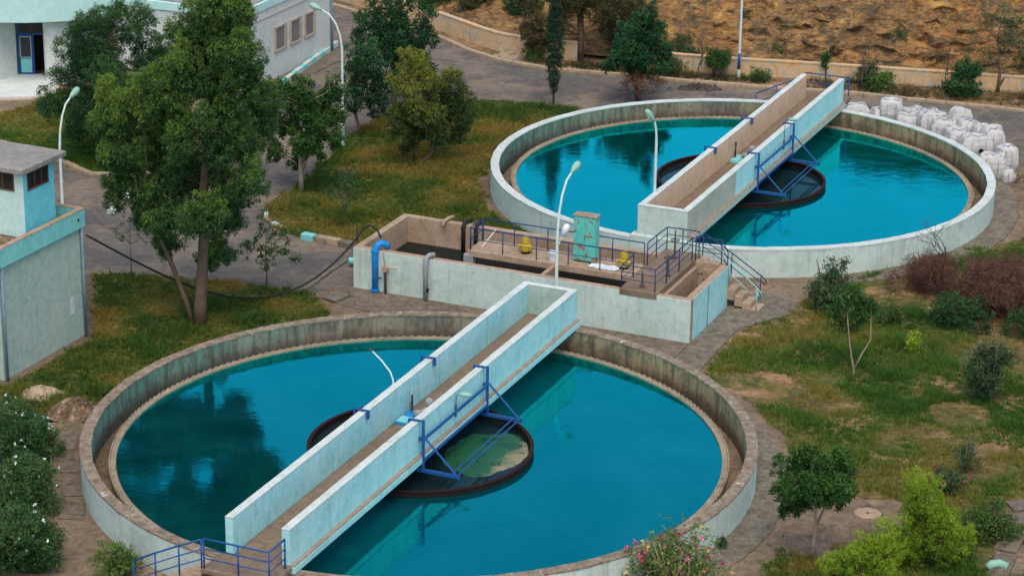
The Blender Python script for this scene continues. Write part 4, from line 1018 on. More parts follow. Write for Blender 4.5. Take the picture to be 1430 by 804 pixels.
def tree(name, label, cat, x, y, lobes, leafm, trunks, bark='bark', dens=7, cr=.24, n=20, L=.16, W=.06, droop=.3, seed=1,
         extra=None, group=None, limbs=True, shell=.55, crown='crown', twig=.014, sub=0, subf=.42, tall=1.15):
    """lobes (dx,dy,z,rx,ry,rz,tone); trunks: list of ([(x,y,z)...],[radii])"""
    rng = np.random.default_rng(seed); rnd = random.Random(seed)
    t = thing(name, label, cat, (x, y, 0), 0, group)
    mb = MB()
    allp = []
    for pts, rs in trunks:
        mb.tube(pts, rs, 9); allp += [Vector(p) for p in pts[1:]]
    if limbs and allp:
        for lb in lobes:
            c = Vector(lb[:3]); below = [p for p in allp if p.z < c.z + .2] or allp
            s = min(below, key=lambda p: (p - c).length); rr = max(.018, min(.07, lb[3] * .045))
            wood(mb, s, c, rr, rr * .5, .1, 6, 5, rnd)
            for _ in range(5):
                d = Vector((rnd.gauss(0, 1), rnd.gauss(0, 1), rnd.gauss(.3, .8))).normalized()
                wood(mb, c, c + Vector((d.x * lb[3], d.y * lb[4], d.z * lb[5])) * .85, rr * .5, twig * .5, .1, 4, 3, rnd)
    if mb.v: mb.build('trunk' if len(trunks) and trunks[0][1][0] > .05 else 'stem', M[bark], t, smooth=True)
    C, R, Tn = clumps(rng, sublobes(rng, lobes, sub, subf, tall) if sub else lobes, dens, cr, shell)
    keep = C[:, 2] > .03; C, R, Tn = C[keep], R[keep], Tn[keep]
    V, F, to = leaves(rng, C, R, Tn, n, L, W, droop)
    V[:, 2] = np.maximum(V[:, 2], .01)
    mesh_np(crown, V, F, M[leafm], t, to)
    if extra:
        for nm, mat, k, sz, lo in extra:            # blossoms: little five-petalled tufts on the outer clumps
            idx = rng.choice(np.where(C[:, 2] > lo * C[:, 2].max())[0], k)
            cc = C[idx] + unit(C[idx] - np.array([0, 0, C[:, 2].max() * .4])) * R[idx][:, None] * .9
            V, F, to = leaves(rng, cc, np.full(k, sz * .6), rng.random(k), 7, sz, sz * .7, 0)
            mesh_np(nm, V, F, M[mat], t, to)
    return t
def px(sc_, items, seed=0, depth=1.0):
    """lobes measured on the photograph as (right, up, radius[, tone[, squash]]) in units of 1/sc_ m"""
    rnd = random.Random(seed); out = []
    for it in items:
        dx, up, r = it[:3]; tn = it[3] if len(it) > 3 else .45; sq = it[4] if len(it) > 4 else 1.0
        r = r / sc_; dy = rnd.uniform(-1, 1) * depth
        out.append((dx / sc_, dy, max(r * .5, up / (sc_ * .94) - dy * .35), r, r * .95, r * sq, tn))
    return out
def dome(rnd, w, h, k, tone=.45, base=.0):
    out = []
    for i in range(k):
        a = rnd.uniform(0, 2 * PI); f = rnd.random() ** .6; r = w * rnd.uniform(.2, .3)
        z = base + (h - base) * rnd.uniform(.25, .8) * (1 - .45 * f * f)
        out.append((math.cos(a) * f * (w / 2 - r * .8), math.sin(a) * f * (w / 2 - r * .8), max(r * .6, z - r * .2), r, r, r * rnd.uniform(.75, 1.1), tone + rnd.uniform(-.15, .15)))
    return out

# the big eucalyptus
tree('eucalyptus_tree', 'tallest two-stemmed eucalyptus beside the nearer tank', 'tree', -11.7, 86.8,
     px(37.2, [(40, 438, 28, .75, 1.2), (28, 395, 40, .62), (0, 400, 28, .6, 1.2), (58, 412, 26, .55, 1.2), (36, 365, 42, .45), (-15, 352, 26, .65, 1.1), (70, 360, 32, .4, 1.2), (5, 345, 34, .7), (42, 335, 42, .5), (-38, 310, 30, .62), (84, 300, 30, .3, 1.2),
               (-110, 300, 26, .85, 1.25), (-130, 268, 22, .5), (-78, 298, 27, .85, 1.25), (-32, 285, 26, .85, 1.2), (12, 270, 48, .45), (62, 255, 42, .35), (-58, 240, 40, .4), (-98, 235, 30, .5),
               (-15, 205, 42, .35), (38, 200, 38, .35), (75, 200, 26, .4), (-70, 188, 30, .4), (-108, 188, 24, .35), (-40, 150, 26, .4), (18, 148, 34, .45), (-75, 150, 18, .45), (48, 155, 22, .4), (-45, 112, 20, .4), (28, 110, 24, .5, 1.1), (12, 96, 16, .5)], 3, 1.3),
     'leaf_euc', [([(0, 0, -.05), (.05, 0, .9), (.15, .1, 2.2), (.25, .15, 3.8), (.3, .1, 5.5), (.5, 0, 7.4), (.8, 0, 9.5), (1.0, 0, 11.4)], [.27, .24, .21, .19, .17, .14, .09, .04]),
                  ([(-.25, .05, -.05), (-.5, .05, 1.0), (-.95, .1, 2.3), (-1.35, .1, 3.3), (-1.7, .1, 4.6), (-1.9, .1, 6.0)], [.11, .1, .09, .08, .06, .04])],
     dens=14, cr=.16, n=34, L=.135, W=.034, droop=1.0, seed=11, sub=9, subf=.42, tall=1.45)
# feathery dark tree behind it
tree('pepper_tree', 'dark feathery bushy tree before the white building', 'tree', -18.4, 107.2,
     px(30.9, [(0, 160, 44, .4), (35, 180, 34, .55), (-30, 140, 42, .35), (-55, 105, 38, .35), (40, 125, 46, .35), (65, 150, 30, .5), (0, 95, 50, .3), (50, 75, 45, .25), (-45, 55, 38, .3), (5, 45, 48, .25), (60, 35, 40, .25), (-65, 75, 26, .4), (85, 110, 30, .4), (-20, 185, 24, .55), (20, 205, 20, .6)], 5, 1.5),
     'leaf_feather', [([(0, 0, -.05), (.1, 0, 1.2), (.1, .1, 2.6), (.2, 0, 4.2)], [.2, .17, .13, .06])], dens=15, cr=.18, n=24, L=.14, W=.032, droop=.4, seed=12, sub=6, subf=.42, tall=.95)
tree('round_tree', 'rounded green tree with pale trunk left of lamp post', 'tree', -9.3, 103.2,
     px(31.9, [(0, 110, 34, .4), (-30, 95, 28, .4), (30, 100, 28, .35), (10, 145, 22, .45), (-25, 130, 22, .5), (42, 140, 20, .35), (45, 70, 18, .4), (-38, 60, 18, .4), (5, 70, 26, .3), (-8, 45, 14, .4), (22, 55, 16, .35), (38, 115, 22, .3)], 6, .9),
     'leaf_round', [([(0, 0, -.05), (.02, 0, .7), (0, 0, 1.2), (.05, 0, 2.6), (.1, 0, 4.0)], [.13, .1, .1, .07, .03]), ([(0, 0, .9), (.35, 0, 1.7), (.8, 0, 2.4)], [.07, .055, .03])], 'palebark', dens=15, cr=.16, n=20, L=.13, W=.062, droop=.2, seed=13, sub=6, subf=.42, tall=1.0)
tree('ficus_tree', 'tallest dark ficus tree with upright shoots beside the road', 'tree', -5.9, 116.0,
     px(28.7, [(5, 112, 24, .3), (22, 100, 24, .25), (-14, 100, 24, .3), (12, 80, 26, .2), (32, 78, 20, .3), (-30, 132, 11, .45, 2.2), (-42, 115, 10, .45, 1.9), (-12, 150, 11, .5, 2.4), (4, 138, 10, .45, 2.2), (18, 148, 9, .5, 2.4), (36, 138, 9, .5, 2.2), (52, 128, 8, .5, 2.2), (50, 100, 12, .4, 1.3), (45, 60, 14, .3), (-20, 80, 20, .25), (10, 55, 16, .25), (-48, 100, 10, .45, 1.5), (-24, 115, 12, .4, 1.6), (44, 112, 10, .4, 1.7)], 7, .8),
     'leaf_ficus', [([(0, 0, -.05), (.05, 0, 1.2), (.1, 0, 2.6), (.1, 0, 4.2)], [.16, .14, .1, .05])], dens=11, cr=.2, n=24, L=.15, W=.065, droop=-.2, seed=14)
tree('ficus_tree', 'smaller dark ficus tree just right of the lamp post', 'tree', -7.15, 111.8,
     px(29.7, [(-8, 110, 14, .4, 1.5), (-12, 85, 19, .35, 1.3), (12, 95, 20, .35, 1.3), (5, 70, 26, .25), (-10, 50, 18, .3), (22, 60, 18, .3), (20, 40, 16, .3), (30, 80, 14, .35, 1.3), (14, 118, 11, .5, 1.5)], 8, .6),
     'leaf_ficus', [([(0, 0, -.05), (-.2, 0, .6), (-.35, 0, 1.3), (-.2, 0, 3.0)], [.09, .08, .07, .03])], dens=11, cr=.19, n=24, L=.14, W=.06, droop=0, seed=15)
tree('leaning_tree', 'leaning yellowish green eucalyptus on the grass island', 'tree', -4.15, 107.7,
     px(30.7, [(-18, 133, 22, .95), (-8, 112, 26, .9), (-30, 105, 20, .85), (14, 100, 20, .75), (42, 118, 16, .5), (50, 95, 22, .35), (30, 80, 26, .35), (0, 75, 26, .6), (-25, 70, 24, .45), (58, 70, 18, .3), (-40, 55, 16, .4), (20, 50, 20, .3), (48, 45, 16, .3), (-12, 45, 20, .4), (-20, 25, 10, .4)], 9, .9),
     'leaf_yellow', [([(-.35, 0, -.05), (.1, 0, .15), (.5, 0, .6), (.75, .05, 1.2), (.6, 0, 2.2), (.2, 0, 3.6)], [.1, .1, .09, .08, .06, .03]), ([(-.4, .2, 0), (-.42, .2, 1.4), (-.3, .2, 2.6)], [.05, .045, .03])], dens=14, cr=.16, n=24, L=.16, W=.036, droop=1.0, seed=16, sub=6, subf=.42, tall=1.3)
tree('cypress_tree', 'slim dark cypress standing alone beside the road', 'tree', 1.9, 117.6,
     [(0, 0, 1.0 + i * .42, (.24, .32, .37, .40, .42, .42, .41, .39, .36, .32, .27, .2, .12)[i], (.24, .32, .37, .40, .42, .42, .41, .39, .36, .32, .27, .2, .12)[i], .40, .4) for i in range(13)],
     'leaf_cypress', [([(0, 0, -.05), (0, 0, 1.2), (.02, 0, 4.5)], [.055, .05, .02])], dens=26, cr=.10, n=20, L=.11, W=.035, droop=-.8, seed=17, limbs=False)
tree('bushy_tree', 'dark bushy tree with brown lower twigs behind farther tank', 'tree', 6.1, 118.6,
     px(28.1, [(0, 90, 22, .35), (-20, 82, 18, .4), (20, 84, 18, .35), (-33, 62, 16, .4), (8, 62, 22, .3), (32, 60, 14, .35), (-8, 112, 11, .5, 1.3), (14, 112, 12, .5, 1.4), (-45, 48, 9, .45), (40, 72, 10, .45), (-12, 58, 20, .3), (28, 100, 10, .45), (-28, 98, 10, .5), (30, 42, 9, .35), (0, 45, 14, .3)], 10, .7),
     'leaf_ficus', [([(0, 0, -.05), (-.1, 0, .7), (-.1, 0, 1.8), (0, 0, 3.0)], [.12, .1, .08, .04])], dens=14, cr=.15, n=20, L=.13, W=.055, droop=.0, seed=18, sub=7, subf=.5, tall=1.2)
tree('dry_undergrowth', 'brown twiggy undergrowth below the dark bushy tree', 'shrub', 6.2, 118.2,
     px(28.1, [(-10, 25, 18, .4), (12, 28, 18, .4), (0, 40, 20, .5), (-22, 35, 12, .5), (24, 32, 12, .5)], 11, .4), 'leaf_rusty',
     [([(0, 0, 0), (.1, 0, .8), (.3, 0, 1.6)], [.03, .025, .01])], dens=6, cr=.2, n=16, L=.13, W=.04, seed=19)
tree('pine_tree', 'broad brownish pine behind the cypress at boundary wall', 'tree', 3.4, 126.0,
     px(26.7, [(0, 105, 34, .5), (-40, 95, 30, .6), (40, 100, 32, .4), (-70, 80, 22, .6), (60, 75, 26, .35), (-30, 60, 26, .5), (15, 70, 30, .4), (40, 50, 22, .35), (-62, 50, 20, .55), (-60, 25, 18, .5), (-10, 130, 34, .5), (50, 135, 30, .4), (-50, 130, 30, .6), (75, 105, 22, .35), (-78, 35, 14, .45)], 12, 1.2),
     'leaf_pine', [([(0, 0, -.05), (0, 0, 1.4), (-.1, 0, 3.0), (0, 0, 5.0)], [.2, .17, .15, .08])], dens=13, cr=.18, n=26, L=.16, W=.03, droop=.2, seed=20, sub=5, subf=.44)
r_ = random.Random(4)
def shrub(name, label, x, y, w, h, leafm, k=7, tone=.45, dens=10, cr=.17, n=20, L=.12, W=.045, droop=.1, seed=1, extra=None, cat='shrub', bark='bark', stems=3, base=0., group=None, crown='foliage', sub=0):
    rr = random.Random(seed)
    tr = []
    for i in range(stems):
        a = rr.uniform(0, 2 * PI); f = rr.uniform(.1, .3) * w
        tr.append(([(math.cos(a) * .05, math.sin(a) * .05, -.03), (math.cos(a) * f * .5, math.sin(a) * f * .5, h * .35), (math.cos(a) * f, math.sin(a) * f, h * .75)], [.03, .022, .008]))
    return tree(name, label, cat, x, y, dome(rr, w, h, k, tone, base), leafm, tr, bark, dens, cr, n, L, W, droop, seed, extra, group, True, .45, crown, sub=sub, tall=1.15)
def bare(name, label, x, y, h, w, seed, bark='bark', k=3, cat='dead tree', r=.05):
    rr = random.Random(seed); t = thing(name, label, cat, (x, y, 0)); mb = MB()
    def go(p, d, l, r, lev):
        q = p + d * l; wood(mb, p, q, r, r * .6, .12, 6 if lev < 2 else 4, 4, rr)
        if lev >= k: return
        for _ in range(2 if lev else 3):
            dd = (d + Vector((rr.gauss(0, .55) * w, rr.gauss(0, .4) * w, rr.uniform(-.1, .35)))).normalized()
            go(p + d * l * rr.uniform(.5, 1), dd, l * rr.uniform(.5, .75), r * .6, lev + 1)
    go(Vector((0, 0, -.05)), Vector((rr.uniform(-.15, .15), 0, 1)).normalized(), h * .45, r, 0)
    mb.build('branches', M[bark], t, smooth=True); return t
shrub('wall_shrub', 'tall rounded green shrub left of the blue-banded lamp', 10.2, 123.2, 1.7, 2.9, 'leaf_round', 8, .35, seed=21, L=.13)
bare('dead_sapling', 'thin bare sapling left of the tall rounded wall shrub', 9.4, 123.2, 2.4, .6, 22)
shrub('low_bush', 'low grey-green bush between pine and bare sapling', 8.0, 123.6, 2.0, 1.1, 'leaf_grey', 6, .4, seed=23)
shrub('low_bush', 'low green bush at foot of the wall right of lamp', 12.4, 122.6, 1.5, .8, 'leaf_round', 5, .5, seed=24)
shrub('slender_tree', 'slender broad-leaved sapling behind end of farther bridge', 15.85, 123.0, .9, 2.6, 'leaf_round', 6, .5, seed=25, L=.17, W=.09, cat='tree', dens=7)
bare('bare_tree', 'curved bare tree leaning left beside the farther bridge', 17.6, 121.6, 3.2, .8, 26)
shrub('leafy_shrub', 'leafy shrub clinging to the curved bare tree', 17.9, 122.0, 1.6, 2.0, 'leaf_grey', 6, .35, seed=27)
shrub('wall_bush', 'dark green bush rising behind the boundary wall at right', 19.7, 124.6, 1.9, 2.7, 'leaf_feather', 8, .35, seed=28)
shrub('low_bush', 'broad bright green low bush before the right boundary wall', 18.6, 121.6, 1.8, .85, 'leaf_fresh', 6, .4, seed=29, L=.16, W=.07)
shrub('round_bush', 'dense round dark bush at the kerb behind the bags', 22.5, 120.3, 2.1, 2.3, 'leaf_ficus', 10, .5, seed=30, L=.15, W=.07)
bare('dead_tree', 'twisted dead stem rising out of the round dark bush', 21.9, 120.9, 3.2, .5, 31)
tree('sparse_tree', 'sparse grey-green tree with forked trunk at top right', 'tree', 24.4, 121.2,
     px(27.6, [(0, 105, 16, .4), (-25, 95, 14, .4), (-40, 75, 10, .7), (20, 90, 18, .4), (10, 65, 20, .3), (30, 65, 16, .35), (-20, 50, 13, .35), (-45, 55, 8, .7), (38, 100, 12, .4)], 14, .7), 'leaf_grey',
     [([(0, 0, -.05), (.02, 0, .5), (.05, 0, 1.2), (-.2, 0, 2.6)], [.1, .09, .07, .03]), ([(.02, 0, .3), (.35, 0, .9)], [.07, .05])], dens=7, cr=.2, n=20, L=.13, W=.035, droop=.3, seed=32)
shrub('edge_bush', 'small bush by the wall at right picture edge', 26.2, 120.6, 1.0, 1.4, 'leaf_fresh', 5, .3, seed=33)
for i, (x, y, w, h, lm, lab) in enumerate([(-4.2, 136.2, 3.2, 2.6, 'leaf_feather', 'first dark green bush behind the curved wall from left'), (-2.0, 134.0, 3.0, 2.4, 'leaf_pine', 'brownish bush behind middle of the curved wall'), (.2, 132.6, 3.2, 2.8, 'leaf_feather', 'last dark green bush on the soil behind curved wall'), (2.2, 129.6, 1.6, .9, 'leaf_round', 'small green bush on bare soil left of the pine')]):
    shrub('hillside_bush', lab, x, y, w, h + .4, lm, 9, .4, seed=40 + i)
shrub('wall_foot_bush', 'low green bush at the end of the curved wall', .9, 125.9, 1.4, .7, 'leaf_fresh', 5, .35, seed=45)
for i, (x, y, z, w, lab) in enumerate([(12.0, 126.8, 2.6, .9, 'tiny bush on bare orange slope above the lamp'), (23.6, 125.6, 2.6, 1.1, 'tiny grey bush high on the rock face'), (26.6, 125.4, 3.2, 1.6, 'bush on the rock face at top right corner'), (24.7, 124.4, 1.6, .9, 'small bush on rock just above the sparse tree')]):
    s_ = shrub('slope_bush', lab, x, y, w, 1.0, 'leaf_grey', 4, .3, seed=50 + i); s_.location.z = z - .6
for i, (x, y, w, h, lm, lab) in enumerate([(6.2, 126.6, 2.6, 1.9, 'leaf_feather', 'dark scrub behind the wall right of the pine'), (9.0, 125.6, 2.2, 1.5, 'leaf_grey', 'grey scrub behind the wall above the tall rounded shrub'), (13.6, 125.4, 2.0, 1.3, 'leaf_grey', 'grey scrub on slope foot above the bridge end'), (21.6, 123.6, 1.6, 1.3, 'leaf_pine', 'brown scrub behind the wall above round dark bush'), (26.4, 122.6, 2.2, 2.4, 'leaf_feather', 'dark scrub behind the wall at right picture edge'), (16.6, 124.6, 1.6, 1.4, 'leaf_pine', 'brown scrub behind the wall above curved bare tree')]):
    shrub('hillside_scrub', lab, x, y, w, h + .5, lm, 8, .35, seed=90 + i)
# saplings on the left lawn
def sapling(label, x, y, sc_, items, leafm, h, seed, r=.035, dens=7, bark='bark', n=14, L=.13, W=.06, name='sapling'):
    return tree(name, label, 'sapling', x, y, px(sc_, items, seed, .35), leafm, [([(0, 0, -.03), (.03, 0, h * .3), (0, 0, h * .65), (.05, 0, h)], [r, r * .85, r * .6, r * .3])], bark, dens, .15, n, L, W, .15, seed)
sapling('young tree at the lawn edge under the sagging cable', -9.6, 90.9, 35.8, [(0, 78, 14, .4), (-25, 55, 13, .4), (25, 60, 14, .5), (5, 50, 18, .4), (-12, 65, 12, .4), (42, 50, 10, .5), (20, 80, 10, .5), (-2, 30, 7, .4), (-5, 98, 10, .4)], 'leaf_round', 2.4, 61)
sapling('thin sapling at the road edge left of the eucalyptus', -15.1, 92.3, 35.3, [(-10, 55, 10, .6), (8, 62, 9, .6), (-22, 62, 8, .5), (18, 50, 8, .5), (-3, 75, 8, .6)], 'leaf_fresh', 2.0, 62, .025, 5, n=9)
sapling('thin sapling on the grass island before the leaning tree', -7.1, 98.5, 33.3, [(0, 55, 14, .4), (-12, 45, 10, .4), (14, 48, 12, .4), (3, 70, 12, .45), (0, 30, 9, .4)], 'leaf_grey', 2.3, 63, .03, 6)
# right-hand field
shrub('shrub', 'grey-green shrub against the outside of farther tank', 12.2, 89.7, 2.2, 2.6, 'leaf_grey', 10, .55, seed=64, L=.13, W=.05)
shrub('shrub', 'fresh green shrub in front of the grey-green one', 12.7, 87.6, 1.7, 1.5, 'leaf_fresh', 8, .3, seed=65)
shrub('bright_tuft', 'small bright yellow-green tuft alone in the field', 15.0, 85.4, 1.1, .7, 'leaf_lime', 5, .6, seed=66)
shrub('low_bush', 'low green bush between dead thicket and fresh shrub', 14.4, 88.3, 1.4, .9, 'leaf_fresh', 5, .25, seed=67)
shrub('tall_shrub', 'tall dark grey-green shrub at the right edge of field', 16.95, 80.9, 1.9, 3.2, 'leaf_grey', 12, .3, seed=68, L=.15)
tree('forked_sapling', 'pale forked sapling with thin green crown in the field', 'sapling', 12.3, 82.6,
     px(38.8, [(-20, 105, 13, .35), (0, 112, 14, .4), (18, 100, 12, .35), (-30, 92, 9, .4), (8, 88, 12, .3), (-10, 122, 9, .45)], 5, .4), 'leaf_round',
     [([(0, 0, -.03), (.02, 0, .35), (-.1, 0, .8), (-.25, 0, 1.7), (-.35, 0, 2.5)], [.045, .04, .03, .02, .01]), ([(.02, 0, .35), (.25, 0, .9), (.55, 0, 1.5), (.5, 0, 2.4)], [.035, .03, .022, .01])], 'palebark', dens=30, cr=.14, n=22, L=.11, W=.05, seed=69)
shrub('dead_thicket', 'reddish brown dead thicket against the farther tank', 16.2, 92.0, 3.0, 1.8, 'leaf_dead', 12, .45, 7, .24, 22, .26, .014, -.3, 70, bark='leaf_dead', stems=9)
shrub('dead_thicket', 'largest reddish brown dead thicket at right picture edge', 18.9, 90.0, 4.2, 2.4, 'leaf_dead', 18, .4, 7, .26, 24, .26, .014, -.3, 71, bark='leaf_dead', stems=12)
bare('dead_bush', 'tall bare twigs rising above the brown thicket', 17.3, 92.6, 3.6, 1.2, 72, 'leaf_dead', 4, 'dead bush', .035)
shrub('dark_bush', 'dark green bush in front of the brown thickets', 17.0, 87.9, 2.6, 1.4, 'leaf_feather', 8, .2, seed=73)
shrub('dark_bush', 'dark bush cut by right picture edge below thicket', 19.6, 87.0, 2.2, 1.7, 'leaf_feather', 7, .2, seed=74)
tree('small_tree', 'small dark green tree with bare pale trunk at front right', 'tree', 9.2, 67.9,
     px(46.1, [(-25, 125, 26, .35), (5, 120, 28, .35), (32, 125, 24, .35), (-38, 100, 20, .35), (-12, 95, 26, .3), (22, 105, 24, .4), (-28, 72, 16, .35), (45, 100, 14, .4), (38, 85, 10, .4), (-5, 145, 14, .4), (28, 145, 14, .45)], 15, .6),
     'leaf_round', [([(0, 0, -.05), (.06, 0, .6), (.1, 0, 1.2), (.05, 0, 1.6), (-.2, 0, 2.6)], [.065, .055, .05, .045, .02]), ([(.1, 0, 1.15), (.3, 0, 1.7), (.6, 0, 2.4)], [.045, .035, .02])], 'palebark', dens=22, cr=.13, n=22, L=.10, W=.046, droop=.1, seed=75, sub=8, subf=.5)
shrub('lime_conifer', 'lime-green conifer bush cut by the bottom edge', 10.6, 66.0, 2.6, 2.4, 'leaf_lime', 12, .62, 20, .10, 20, .10, .02, -.7, 76, sub=6)
shrub('lime_conifer', 'largest lime-green conifer bush at bottom right', 12.5, 67.6, 2.9, 3.1, 'leaf_lime', 16, .45, 20, .10, 20, .10, .02, -.7, 77, sub=6)
shrub('spreading_bush', 'spreading mid-green bush right of the lime conifers', 14.9, 69.7, 1.9, 1.4, 'leaf_fresh', 9, .2, seed=78)
shrub('pointed_shrub', 'grey-green pointed shrub standing in the right field', 15.0, 74.5, 1.0, 1.5, 'leaf_grey', 6, .35, 9, .15, 18, .18, .03, -.6, 79)
shrub('pink_oleander', 'low oleander with few pink flowers behind lime conifers', 14.2, 72.9, 1.4, .9, 'leaf_grey', 6, .3, seed=80, extra=[('blossom', 'petal_pink', 14, .09, .3)])
OL = 'oleanders with white flowers along the left path'
shrub('oleander', 'white-flowered oleander farthest along the left path', -16.0, 74.7, 2.9, 2.2, 'leaf_ole', 14, .45, 12, .2, 22, .17, .035, -.1, 81, [('blossom', 'petal_white', 34, .085, .4)], group=OL)
shrub('oleander', 'middle white-flowered oleander closest to tank wall', -15.1, 70.8, 2.8, 1.8, 'leaf_ole', 14, .5, 12, .2, 22, .17, .035, -.1, 82, [('blossom', 'petal_white', 30, .085, .4)], group=OL)
shrub('oleander', 'white-flowered oleander in the bottom left corner', -14.6, 66.4, 2.8, 2.4, 'leaf_ole', 15, .5, 12, .2, 22, .17, .035, -.1, 83, [('blossom', 'petal_white', 30, .085, .4)], group=OL)
shrub('yucca_bush', 'light green bush at bottom edge beside stair railing', -11.6, 65.9, 1.8, 1.3, 'leaf_fresh', 8, .55, 8, .18, 18, .2, .035, -.5, 84)
shrub('flowering_bush', 'bush with pink and yellow flowers at the bottom edge', 4.9, 65.4, 3.4, 2.6, 'leaf_fresh', 15, .6, 4.6, .18, 12, .11, .05, 0, 85, [('pink_blossom', 'petal_pink', 46, .14, .35), ('yellow_blossom', 'petal_yellow', 50, .09, .3)], bark='palebark', stems=8)
shrub('wall_weed', 'small weed at the foot of nearer tank wall', 6.55, 68.6, .3, .75, 'leaf_grey', 3, .4, seed=86, stems=1)

# ------------------------------------------------------------------ grass
def vnoise(x, y, s, seed):
    rng = np.random.default_rng(seed); G_ = rng.random((64, 64)); x = x * s; y = y * s
    xi = np.floor(x).astype(int); yi = np.floor(y).astype(int); fx, fy = x - xi, y - yi
    fx = fx * fx * (3 - 2 * fx); fy = fy * fy * (3 - 2 * fy)
    g_ = lambda a, b: G_[a % 64, b % 64]
    return (g_(xi, yi) * (1 - fx) + g_(xi + 1, yi) * fx) * (1 - fy) + (g_(xi, yi + 1) * (1 - fx) + g_(xi + 1, yi + 1) * fx) * fy
def inpoly(x, y, P):
    r = np.zeros(len(x), bool); n = len(P)
    for i in range(n):
        (x0, y0), (x1, y1) = P[i], P[(i + 1) % n]
        if y0 == y1: continue
        c = ((y0 > y) != (y1 > y)) & (x < (x1 - x0) * (y - y0) / (y1 - y0) + x0); r ^= c
    return r
def grass(name, poly, dens, hgt, mat, seed, patch=0., blades=7, wid=.03, clearing=()):
    rng = np.random.default_rng(seed)
    xs = [p[0] for p in poly]; ys = [p[1] for p in poly]
    n = int((max(xs) - min(xs)) * (max(ys) - min(ys)) * dens)
    x = rng.uniform(min(xs), max(xs), n); y = rng.uniform(min(ys), max(ys), n)
    n1 = vnoise(x, y, .45, seed + 1); n2 = vnoise(x, y, 1.4, seed + 2); n3 = vnoise(x, y, 3.5, seed + 3); n0 = vnoise(x, y, .22, seed + 4)
    cov = n0 * .28 + n1 * .30 + n2 * .27 + n3 * .15
    k = inpoly(x + (n3 - .5) * .5, y + (n2 - .5) * .5, poly) & (cov > patch + (rng.random(n) - .5) * .12)
    for c, r in ((CA, 11.15), (CB, 11.15)): k &= np.hypot(x - c.x, y - c.y) > r
    s = (x - CA.x) * E1.x + (y - CA.y) * E1.y; t = (x - CA.x) * E2.x + (y - CA.y) * E2.y
    k &= ~((s > 13.9) & (s < 18.7) & (t > -9.65) & (t < 4.45))
    for (cx, cy, r) in clearing: k &= np.hypot(x - cx, y - cy) > r * (.8 + .4 * n2)
    x, y, cov, n1, n2, n0 = x[k], y[k], cov[k], n1[k], n2[k], n0[k]; m = len(x)
    hh = hgt * (.3 + 1.5 * vnoise(x, y, 1.1, seed + 12) ** 1.6 + .9 * n2 * n1) * rng.uniform(.7, 1.3, m)
    n4 = vnoise(x, y, .9, seed + 9); tone = np.clip(.43 + 1.8 * (n1 - .5) * -1 + 1.1 * (n4 - .5) + .8 * (n0 - .5) + rng.normal(size=m) * .1, -.1, 1.3)
    X = np.repeat(x, blades) + rng.normal(size=m * blades) * .05; Y = np.repeat(y, blades) + rng.normal(size=m * blades) * .05
    H = np.repeat(hh, blades) * rng.uniform(.6, 1.2, m * blades); a = rng.uniform(0, 2 * PI, m * blades); ln = rng.uniform(.3, 1.3, m * blades)
    w = wid * rng.uniform(.6, 1.2, m * blades); b = rng.uniform(0, 2 * PI, m * blades)
    z0 = np.full(m * blades, .006)
    A_ = np.stack([X - np.cos(b) * w / 2, Y - np.sin(b) * w / 2, z0], 1); B_ = np.stack([X + np.cos(b) * w / 2, Y + np.sin(b) * w / 2, z0], 1)
    T_ = np.stack([X + np.cos(a) * H * ln, Y + np.sin(a) * H * ln, H + .006], 1)
    V = np.stack([A_, B_, T_], 1).reshape(-1, 3); F = np.arange(len(V)).reshape(-1, 3)
    o = mesh_np(name, V, F, M[mat], None, np.repeat(np.repeat(tone, blades), 3))
    return tag(o, kind='stuff')
grass('grass', G1, 75, .15, 'grass', 1, .14, 7, .04)
grass('grass', G2F, 60, .18, 'grass', 2, .14, 7, .04)
grass('grass', G3, 60, .16, 'grass_green', 3, .1, 7, .04)
grass('grass', [p for p in G4], 85, .15, 'grass_green', 4, .465, 7, .035, clearing=((8.8, 81.5, 1.6), (11.0, 70.8, 2.0), (13.0, 71.5, .9), (9.5, 69, 1.2), (15.6, 79.3, 1.1), (16.3, 71.5, 1.2), (18, 91, 2.6), (16, 92.3, 1.8), (15.3, 68, 1.2)))
grass('dry_grass', [(7.2, 64), (7.9, 66.8), (8.7, 68.6), (9.4, 67.6), (10, 66), (10, 64)], 60, .2, 'grass', 6, .1)
grass('dry_grass', [(1, 125.2), (7, 123.3), (12.7, 122), (25, 118.6), (30, 117), (30, 119.5), (20, 122.4), (10, 123.6), (1.2, 126.2)], 45, .26, 'leaf_pine', 7, .36, 6)

